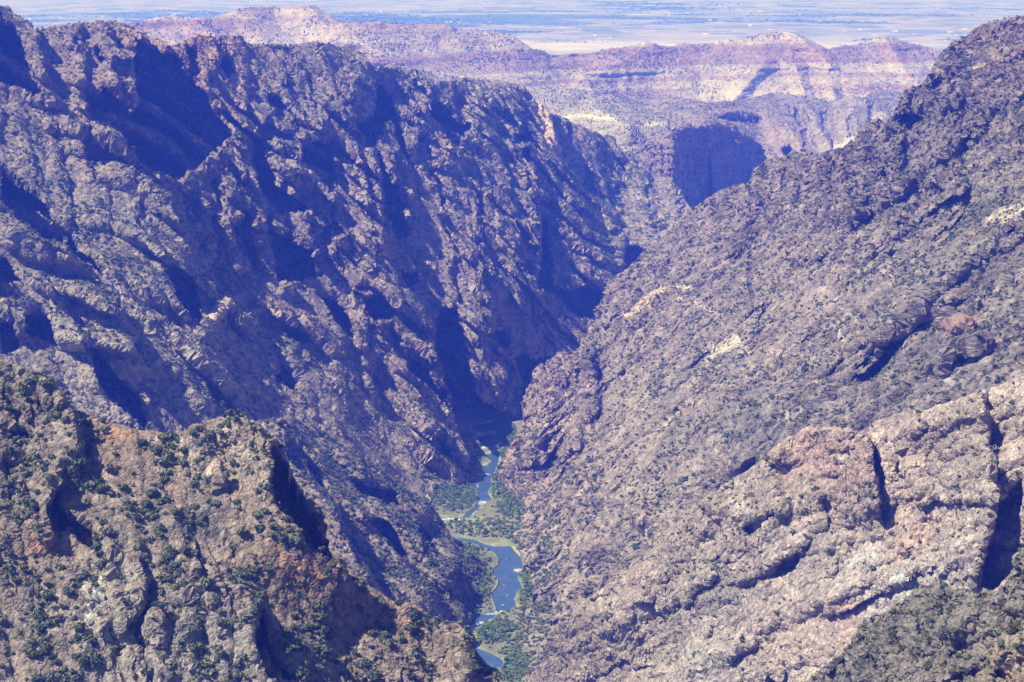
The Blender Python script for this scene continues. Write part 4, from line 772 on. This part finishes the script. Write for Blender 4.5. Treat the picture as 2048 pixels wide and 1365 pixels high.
# the 300 that show largest are trees of their own
big = sorted(range(len(PLANTS)), key=lambda k: -PLANTS[k][1]/PLANTS[k][0][1] if PLANTS[k][6] in ('near_ridge','near_ledge','near_buttress') else 0)
inside = [k for k in big if 6 < PLANTS[k][4] < 2042 and 8 < PLANTS[k][5] < 1358][:300]
ins = set(inside)
far_items = [(PLANTS[k][0], PLANTS[k][1], PLANTS[k][2], rng.uniform(.75, 1.15)) for k in range(len(PLANTS)) if k not in ins and PLANTS[k][0][1] > 1500]
mid_items = [(PLANTS[k][0], PLANTS[k][1], PLANTS[k][2], rng.uniform(.75, 1.15)) for k in range(len(PLANTS)) if k not in ins and PLANTS[k][0][1] <= 1500]
print('shrubs', len(PLANTS), len(far_items), len(mid_items))
o = merge([dome(12, 20 + k, 1, .85, .5) for k in range(6)], far_items, 'scrub', M_leaf); tag(o, 'scrub of grey green bushes over the walls, plateau and hills', 'scrub', None, 'stuff')
o = merge([dome(46, 40 + k, 1, .85, .34) for k in range(6)], mid_items, 'bushes', M_leaf); tag(o, 'smaller bushes between the junipers on the near rock', 'bushes', None, 'stuff')

# juniper kinds: tint x habit, each a crown mesh; trunk shared
TINTS = [('dark green', TG[0]), ('grey green', TG[1]), ('olive green', TG[2])]
HAB = [('low spreading', .62), ('round', .85), ('tall upright', 1.25)]
def crown_mesh(ti, hi, seed):
    v, f = dome(150, seed, 1, HAB[hi][1], .22)
    o = merge([(v, f)], [(A((0,0,0)), 1.0, A(TINTS[ti][1]), 1.0)], 'crown', M_leaf); me = o.data; bpy.data.objects.remove(o)
    return me
CR = {(t, h, k): crown_mesh(t, h, 100 + t*20 + h*5 + k) for t in range(3) for h in range(3) for k in range(2)}
def trunk_mesh():
    V = []; Fq = []
    def limb(p, q, r0, r1):
        b = len(V); p = A(p); q = A(q)
        for e, (c, r) in enumerate(((p, r0), ((p + q)/2 + A((.015, -.01, 0)), (r0 + r1)/2), (q, r1))):
            for k in range(5): V.append(tuple(c + A((r*math.cos(k*1.2566), r*math.sin(k*1.2566), 0))))
        for e in range(2):
            for k in range(5): Fq.append((b + e*5 + k, b + e*5 + (k + 1) % 5, b + e*5 + 5 + (k + 1) % 5, b + e*5 + 5 + k))
    limb((0, 0, -.18), (.02, .01, .28), .05, .03); limb((.01, 0, .12), (.2, .08, .4), .028, .012); limb((.01, 0, .1), (-.18, .12, .38), .028, .012); limb((0, 0, .15), (.02, -.2, .42), .025, .01)
    o = mesh_np('trunk', V, Fq, M_bark); me = o.data; bpy.data.objects.remove(o); return me
TRUNK = trunk_mesh()
ZONES = {  # landmarks one can find, for the labels
 'near_ridge': [(40,760,'on the grey knob at the left edge'),(130,850,'on the rocky shoulder below the left knob'),(260,880,'on the orange saddle left of the pinnacle'),(350,880,'on the white rock crest left of the pinnacle'),(450,900,'on the tan pinnacle face'),(520,960,'beside the dark cliff of the pinnacle'),(330,960,'on the grey rocks below the orange saddle'),(60,980,'among the dark boulders at the left edge'),(120,1030,'around the small shadowed horn'),(220,1020,'on the scrubby gully right of the small horn'),(420,1050,'on the grey rock bowl under the pinnacle'),(560,1060,'on the tan slope under the pinnacle cliff'),(620,1130,'on the red dirt slope below the pinnacle'),(80,1110,'on the orange dirt patch in the lower left'),(70,1210,'on the stony slope in the lower left corner'),(100,1310,'on the grey scree in the bottom left corner'),(210,1170,'on the pale slab of the left lump'),(250,1270,'on the dark ribs below the pale slab'),(310,1200,'in the shadowed notch between two lumps'),(400,1150,'on the gravel above the ribbed grey lump'),(420,1280,'on the ribbed grey lump at the bottom'),(560,1250,'on the shaded side of the ribbed grey lump'),(620,1260,'on the dirt slope right of the ribbed lump'),(690,1330,'on the pale dirt at the bottom edge'),(720,1210,'on the ridge crest above the river'),(820,1240,'on the red dirt shelf above the river'),(800,1330,'on the dirt slope under the red shelf'),(900,1280,'on the rocky end of the ridge by the river'),(950,1340,'on the dark drop over the lowest pool')],
 'near_ledge': [(1720,1320,'on the left end of the dark ledge'),(1800,1260,'on the broken blocks of the dark ledge'),(1880,1200,'along the top of the dark ledge'),(1990,1210,'under the shadowed wall on the dark ledge'),(1900,1300,'in the middle of the dark ledge'),(2010,1330,'on the tan slab in the bottom right corner'),(1820,1340,'at the foot of the dark ledge')],
 'near_buttress': [(1480,1000,'on the shelf left of the tan buttress'),(1600,960,'on the tan buttress face'),(1640,880,'on top of the tan buttress'),(1850,860,'on the tan wall right of the dark cleft'),(1980,830,'on the crest at the right edge'),(1950,980,'above the big shadowed wall'),(1560,1080,'among the dark blocks of the pale wall'),(1750,1060,'on the pink streaked wall'),(1700,1200,'on the pale grey slabs'),(1420,1180,'on the brown ledges left of the pale slabs'),(1270,1170,'on the spur crest above the river'),(1240,1290,'on the spur flank above the river'),(1420,1330,'on the cracked slabs at the bottom'),(1130,1320,'at the foot of the spur beside the river')]}
GROUPS = {'near_ridge': 'junipers on the near left ridge', 'near_ledge': 'bushes on the dark ledge', 'near_buttress': 'junipers on the pale buttress'}
WIDTHS = [(0, 3.0, 'small'), (3.0, 4.2, 'middling'), (4.2, 99, 'large')]
used = {}; MADE = []
for k in inside:
    P, w_, col, t, X, Y, sn = PLANTS[k]
    zc = min(ZONES[sn], key=lambda z: (z[0] - X)**2 + (z[1] - Y)**2*1.4)[2]
    sz = [n for a, b, n in WIDTHS if a <= w_ < b][0]
    combos = [(a, b) for a in range(3) for b in range(3)]; rng.shuffle(combos)
    combos.sort(key=lambda c: used.get((sz, c[0], c[1], zc), 0))
    ti, hi = combos[0]; used[(sz, ti, hi, zc)] = used.get((sz, ti, hi, zc), 0) + 1
    e = bpy.data.objects.new('juniper_tree', None); link(e); e.location = Vector(P) - Vector((0, 0, .05*w_)); e.rotation_euler = (0, 0, rng.uniform(0, 6.28)); e.scale = (w_,)*3
    MADE.append((e, f'{sz} {TINTS[ti][0]} {HAB[hi][0]} juniper {zc}', X))
    tag(e, f'{sz} {TINTS[ti][0]} {HAB[hi][0]} juniper {zc}', 'juniper', GROUPS[sn])
    e.empty_display_size = .2
    c1 = bpy.data.objects.new('crown', CR[(ti, hi, int(rng.integers(2)))]); link(c1); c1.parent = e
    c2 = bpy.data.objects.new('trunk', TRUNK); link(c2); c2.parent = e
ORD = ['leftmost', 'second-from-left', 'third-from-left', 'fourth-from-left', 'fifth-from-left', 'sixth-from-left']; NUM = ['', '', 'two', 'three', 'four', 'five', 'six']
byl = {}
for e, lb, X in MADE: byl.setdefault(lb, []).append((X, e))
for lb, es in byl.items():
    if len(es) < 2 or len(es) > 6: continue
    es.sort(key=lambda t: t[0])
    for k, (X, e) in enumerate(es):
        l2 = f'{ORD[k]} {lb}' if len(es) > 2 else f'{("left", "right")[k]} {lb}'
        if len(l2.split()) > 15: l2 = l2.replace(' in the ', ' in ').replace(' of the ', ' of ');
        if len(l2.split()) > 16: l2 = l2.replace(' rocky ', ' ').replace(' low spreading ', ' low ').replace(' tall upright ', ' tall ')
        e['label'] = l2
print('repeat labels', max(len(e['label'].split()) for e, _, _ in MADE), sum(v > 1 for v in used.values()), f'{time.time()-T0:.1f}s')

# ================================================================== single things
def quad_box(x0, x1, y0, y1, z0, z1):
    V = [(x, y, z) for z in (z0, z1) for y in (y0, y1) for x in (x0, x1)]
    return V, [(0,2,3,1),(4,5,7,6),(0,1,5,4),(2,6,7,3),(0,4,6,2),(1,3,7,5)]
def join(parts):
    V = []; Fq = []
    for v, f in parts:
        b = len(V); V += list(v); Fq += [tuple(b + i for i in q) for q in f]
    return V, Fq
# twin white silos far out on the plain
def cyl(cx, cy, r, z0, z1, n=14):
    V = []; Fq = []
    for k in range(n):
        a = 2*math.pi*k/n; V += [(cx + r*math.cos(a), cy + r*math.sin(a), z0), (cx + r*math.cos(a), cy + r*math.sin(a), z1)]
    for k in range(n): b = 2*k; c = 2*((k + 1) % n); Fq.append((b, c, c + 1, b + 1))
    V += [(cx, cy, z1 + r*.35)]
    for k in range(n): Fq.append((2*k + 1, 2*((k + 1) % n) + 1, 2*n, 2*n))
    return V, Fq
def mesh_any(name, V, Fq, mat):
    me = bpy.data.meshes.new(name); me.from_pydata([tuple(map(float, v)) for v in V], [], [tuple(dict.fromkeys(q)) for q in Fq]); me.update()
    me.materials.append(mat); return link(bpy.data.objects.new(name, me))
M_white = plain_mat('white_wall', (.85, .84, .82), .7, False, .06, .05)
M_wall = plain_mat('pale_wall', (.72, .70, .67), .8, False, .1, .05)
M_roof = plain_mat('metal_roof', (.8, .8, .8), .5, False, .1, .05)
def at_plain(px, py):
    d = -PLAIN_Z/slope(py); return unproj(A(float(px)), A(float(py)), A(float(d)))
P = at_plain(1338.5, 35)
e = link(bpy.data.objects.new('silo_tower', None)); e.location = P
tag(e, 'pair of white silo towers standing above the wooded plain', 'silo')
for dx, h in ((-9.5, 54), (9.5, 52)):
    o = mesh_any('silo', *cyl(dx, 0, 7.5, -8, h), M_white); o.parent = e
o = mesh_any('headhouse', *quad_box(-6, 6, -5, 5, 44, 60), M_wall); o.parent = e
# white farm sheds: gabled walls and roof
def shed(w, d, h):
    V, Fq = quad_box(-w/2, w/2, -d/2, d/2, -6, h)
    return (V, Fq), ([(-w/2 - 1, -d/2 - 1, h + .1), (w/2 + 1, -d/2 - 1, h + .1), (w/2 + 1, d/2 + 1, h + .1), (-w/2 - 1, d/2 + 1, h + .1), (-w/2 - 1, 0, h + d*.22), (w/2 + 1, 0, h + d*.22)], [(0,1,5,4),(2,3,4,5),(0,4,3),(1,2,5),(0,3,2,1)])
(wv, wf), (rv, rf) = shed(70, 34, 11)
w0 = mesh_any('wall', wv, wf, M_wall); r0 = mesh_any('roof', rv, rf, M_roof); WM, RM = w0.data, r0.data
bpy.data.objects.remove(w0); bpy.data.objects.remove(r0)
TOWN = [('beside the twin silos', [(1300,24),(1275,20),(1375,27),(1318,26)]), ('above the left rim on the near fields', [(60,40),(120,38),(205,36),(160,30)]), ('left of the cone topped hill', [(290,42),(240,38),(350,30)]),
        ('just behind the flat topped hill', [(893,46),(918,46),(902,45),(980,45)]), ('on the far left fields', [(420,22),(520,18),(330,15)]), ('in the dark trees above the flat topped hill', [(800,30),(760,24),(850,34),(1010,22)]),
        ('on the pale ground between the hills', [(1190,72),(1220,76),(1160,60),(1250,66)]), ('above the middle hill', [(1410,70),(1425,62),(1470,64),(1500,52),(1540,60)]), ('below the badlands', [(1480,22),(1500,24),(1520,25),(1440,13),(1560,20)]), ('right of the twin silos in the trees', [(1420,42),(1440,46),(1600,30),(1640,44)]), ('above the right hand hill', [(1720,60),(1750,72),(1790,64),(1830,70),(1690,64)]), ('near the right wall skyline', [(1890,84),(1930,60),(1900,66),(1960,52)])]
for ph, pts in TOWN:
    for n_, (px, py) in enumerate(pts):
        P = at_plain(px, py); e = link(bpy.data.objects.new('farm_shed', None)); e.location = P; sc_ = rng.uniform(.35, .6); e.scale = (sc_*rng.uniform(.7, 1.4), sc_, sc_*1.1); e.rotation_euler = (0, 0, rng.uniform(-.3, .3))
        tag(e, f'tiny white building {ph} on the hazy plain', 'building', f'white buildings {ph}')
        for nm, md in (('wall', WM), ('roof', RM)):
            o = link(bpy.data.objects.new(nm, md)); o.parent = e
# clumps of trees on the plain: a mass nobody could count
def tree_belts():
    items = []
    n = 0
    while n < 9000:
        py = rng.uniform(4, 112, 4000); px = rng.uniform(-60, 2110, 4000); d = -PLAIN_Z/slope(py); Q = unproj(px, py, d)
        k = .8*fbm(Q/900, 3, 211) + fbm(Q/5200, 3, 212) + .35*np.exp(-((py - 38)/15)**2) - .2
        ok = (k > rng.uniform(-.05, .5, 4000)) & (py < 100)
        for q, dd in zip(Q[ok], d[ok]): items.append((q, rng.uniform(14, 46)*dd/20000*1.2, A((.085,.115,.065))*rng.uniform(.7, 1.3), .42)); n += 1
    o = merge([dome(4, 70 + k, 1, .6, .6) for k in range(4)], items, 'tree_belts', M_leaf)
    tag(o, 'dark belts of trees on the far plain', 'trees', None, 'stuff')
tree_belts()

# single outcrops standing out from the walls
def surf(s, px, py):
    nb = s['nb']; k = np.argmin((s['PX'][nb:] - px)**2 + (s['PY'][nb:] - py)**2); return s['Q'][nb:].reshape(-1, 3)[k]
def outcrop(name, s, pts, wid, out, col, label, cat, seed, zs=1.0):
    P = A(pts, float); t = np.linspace(0, 1, 26); k = np.linspace(0, 1, len(P)); C = []
    for a in t: C.append(surf(s, np.interp(a, k, P[:, 0]), np.interp(a, k, P[:, 1])))
    C = A(C); C = A([np.convolve(np.pad(C[:, i], 3, 'edge'), np.ones(7)/7, 'valid') for i in range(3)]).T
    V = []; n = 14
    for i, c in enumerate(C):
        d = C[min(i + 1, 25)] - C[max(i - 1, 0)]; d /= np.linalg.norm(d) + 1e-6
        v = -c/np.linalg.norm(c); v = v + A((-.2, 0, .35)); v -= d*np.dot(v, d); v /= np.linalg.norm(v); u = np.cross(d, v)
        e = (1 - abs(2*t[i] - 1)**5)*.9 + .1
        for q in range(n):
            a = 2*math.pi*q/n; ca, sa = math.cos(a), math.sin(a)
            V.append(c + u*wid*.5*e*np.sign(ca)*abs(ca)**.6 + v*out*e*(np.sign(sa)*abs(sa)**.6*.6 + .35))
    V = A(V); F4 = [(i*n + q, i*n + (q + 1) % n, (i + 1)*n + (q + 1) % n, (i + 1)*n + q) for i in range(25) for q in range(n)]
    b = len(V); V = np.concatenate([V, [C[0], C[-1]]]); F4 += [(b, (q + 1) % n, q, q) for q in range(n)] + [(b + 1, 25*n + q, 25*n + (q + 1) % n, 25*n + (q + 1) % n) for q in range(n)]
    import bmesh
    bm = bmesh.new(); vs = [bm.verts.new(v) for v in V]
    for f in F4:
        try: bm.faces.new([vs[x] for x in dict.fromkeys(f)])
        except ValueError: pass
    bmesh.ops.subdivide_edges(bm, edges=bm.edges[:], cuts=2, use_grid_fill=True); bm.normal_update()
    X = A([v.co[:] for v in bm.verts]); Nn = A([v.normal[:] for v in bm.verts])
    h = facets(X/(wid*.45)*A((1, 1, zs)), seed)*wid*.14 + facets(X/(wid*.17), seed + 1)*wid*.06 + fbm(X/(wid*.9), 3, seed)*wid*.14
    for v, x, nn, hh in zip(bm.verts, X, Nn, h): v.co = x + nn*hh
    me = bpy.data.meshes.new(name); bm.to_mesh(me); bm.free()
    me.materials.append(plain_mat(name, col, .92, False, .4, 2.2/wid)); o = link(bpy.data.objects.new(name, me)); tag(o, label, cat, None, 'thing'); return o
outcrop('rock_rib', s3, [(1078,214),(1090,230),(1098,262),(1104,296),(1116,302)], 24, 22, (.43,.32,.235), 'cream rock rib standing up from the rim of the left wall like a crooked finger', 'rock rib', 601, .35)
outcrop('rock_slab', s2, [(1425,726),(1442,710),(1470,690),(1486,690)], 15, 6, (.46,.41,.33), 'big white tilted slab in the middle of the right wall', 'rock slab', 602)
outcrop('rock_dike', s2, [(1252,642),(1282,618),(1316,598),(1345,582),(1374,577)], 8, 5, (.46,.375,.28), 'cream dike running up across the right wall', 'rock dike', 603)
outcrop('rock_block', s2, [(1903,690),(1915,675),(1935,672),(1952,682)], 20, 15, (.26,.18,.15), 'brown overhanging block jutting from the right wall near the edge', 'rock block', 604)
outcrop('rock_dike', s2, [(1238,926),(1290,902),(1330,862),(1385,824)], 4.5, 3, (.36,.29,.22), 'thin tan dike slanting across the right wall above the nose', 'rock dike', 605)
outcrop('rock_slab', s3, [(416,652),(436,626),(456,606)], 16, 10, (.40,.33,.25), 'pale pointed slabs beside a dark chute low on the left wall', 'rock slab', 606)
outcrop('rock_ledge', s3, [(488,636),(520,626),(548,622),(585,630),(612,650),(640,682)], 7, 7, (.33,.235,.19), 'curved reddish ledge low on the left wall', 'rock ledge', 607)
outcrop('rock_slab', s3, [(590,347),(612,354),(640,368)], 12, 8, (.36,.28,.22), 'small pale slab leaning over a dark hollow of the left wall', 'rock slab', 608)
outcrop('rock_slab', s1b, [(1796,1132),(1818,1096),(1850,1078)], 9, 3.5, (.40,.29,.235), 'pinkish overhang arching over a small hollow of the near buttress', 'overhang', 609)
# boulders in and beside the river
def boulder(seed, n=26):
    import bmesh
    r = np.random.default_rng(seed); bm = bmesh.new(); bmesh.ops.create_icosphere(bm, subdivisions=2, radius=.5)
    off = r.normal(size=3)*5
    V = A([v.co[:] for v in bm.verts]); k = 1 + .35*perlin(V*2.2 + off) + .18*perlin(V*5 + off)
    for pl in range(5):
        d = r.normal(size=3); d /= np.linalg.norm(d); h = r.uniform(.28, .42); m = V@d; V -= np.clip(m - h, 0, 9)[:, None]*d
    V = V*k[:, None]*A((1.2, .9, .7))
    for v, c in zip(bm.verts, V): v.co = c
    me = bpy.data.meshes.new('boulder'); bm.to_mesh(me); bm.free(); return me
M_bould = plain_mat('pale_boulder', (.55, .50, .44), .9, False, .25, 1.2)
BM = [boulder(500 + k) for k in range(6)]
for me in BM: me.materials.append(M_bould)
BL = [('in the white riffle of the main pool', 'boulders in the riffle of the main pool', [(1035,1142,7),(1041,1140,5),(1030,1143,4)]),
      ('along the right bank of the main pool', 'boulders along the right bank', [(1047,1118,4),(1049,1132,5),(1050,1150,4),(1045,1160,5),(1047,1170,4),(1048,1180,5),(1038,1190,5),(1032,1200,5),(1038,1210,6),(1032,1216,4),(1044,1187,4)]),
      ('in the rapids below the main pool', 'boulders in the rapids', [(1003,1224,6),(992,1226,7),(998,1227,5),(1012,1222,4),(965,1247,5),(955,1250,4),(943,1262,4),(950,1258,4),(936,1259,4)]),
      ('standing in the middle of the main pool', 'boulders in midstream', [(1006,1211,4),(1008,1170,3),(1012,1118,3),(1015,1192,2.6)]),
      ('in the upper rapids below the dark cliff', 'boulders in the upper rapids', [(962,1004,5),(972,1006,5),(980,1003,4),(900,1039,4),(915,1038,5),(885,1040,4),(958,949,4),(972,948,4)]),
      ('on the bar of the lowest pool', 'boulders by the lowest pool', [(958,1330,6),(963,1326,5),(955,1325,5),(970,1334,4)])]
for ph, gr, pts in BL:
    for px, py, sz in pts:
        d = float(fD(A(float(py)))); P = unproj(A(float(px)), A(float(py)), A(d)); P[2] = river_z(d) + .25*sz*.3
        o = link(bpy.data.objects.new('boulder', BM[int(rng.integers(6))])); o.location = P; q_ = sz*.62; o.scale = (q_*rng.uniform(.8, 1.3), q_, q_*.8); o.rotation_euler = (0, 0, rng.uniform(0, 6.28))
        tag(o, f'pale boulder {ph}', 'boulder', gr)
# cottonwoods turning yellow beside the water
CW = [('bright green cottonwood alone on the gravel bar', (940,1068,9,(.10,.20,.03))), ('yellow cottonwood at the head of the upper pool', (953,941,8,(.33,.31,.05))), ('yellow green cottonwood where the gorge bends out of sight', (1042,806,12,(.20,.29,.05))), ('bright green cottonwood against the foot of the blade cliff', (947,858,8,(.10,.24,.04))),
      ('golden cottonwood on the right bank beside the main pool', (1052,1156,6,(.36,.31,.05))), ('small golden cottonwood on the right bank above the rapids', (1051,1203,6,(.36,.32,.06))), ('yellow cottonwood on the left bank above the rapids', (955,1220,5.5,(.36,.33,.05))), ('small yellow cottonwood at the tip of the left bank', (977,1212,5,(.34,.31,.06))),
      ('yellow cottonwood on the bank below the nose of the right wall', (1000,893,9,(.30,.32,.06))), ('green cottonwood beside the gravel bar', (912,1046,8,(.09,.16,.04))), ('tall green cottonwood in the far bend', (1030,800,11,(.13,.22,.05)))]
for lb, (px, py, sz, col) in CW:
    d = float(fD(A(float(py)))); P = unproj(A(float(px)), A(float(py)), A(d)); P[2] = river_z(d) + .6
    e = link(bpy.data.objects.new('cottonwood_tree', None)); e.location = P; tag(e, lb, 'cottonwood', 'cottonwoods beside the river')
    c1 = merge([dome(150, 800 + int(px), 1, 1.0, .2)], [(A((0, 0, .12*sz)), sz, A(col), 1.15)], 'crown', M_leaf); c1.parent = e
    c2 = link(bpy.data.objects.new('trunk', TRUNK)); c2.scale = (sz,)*3; c2.parent = e; c2.location = (0, 0, .12*sz)
print(f'all built {time.time()-T0:.1f}s')
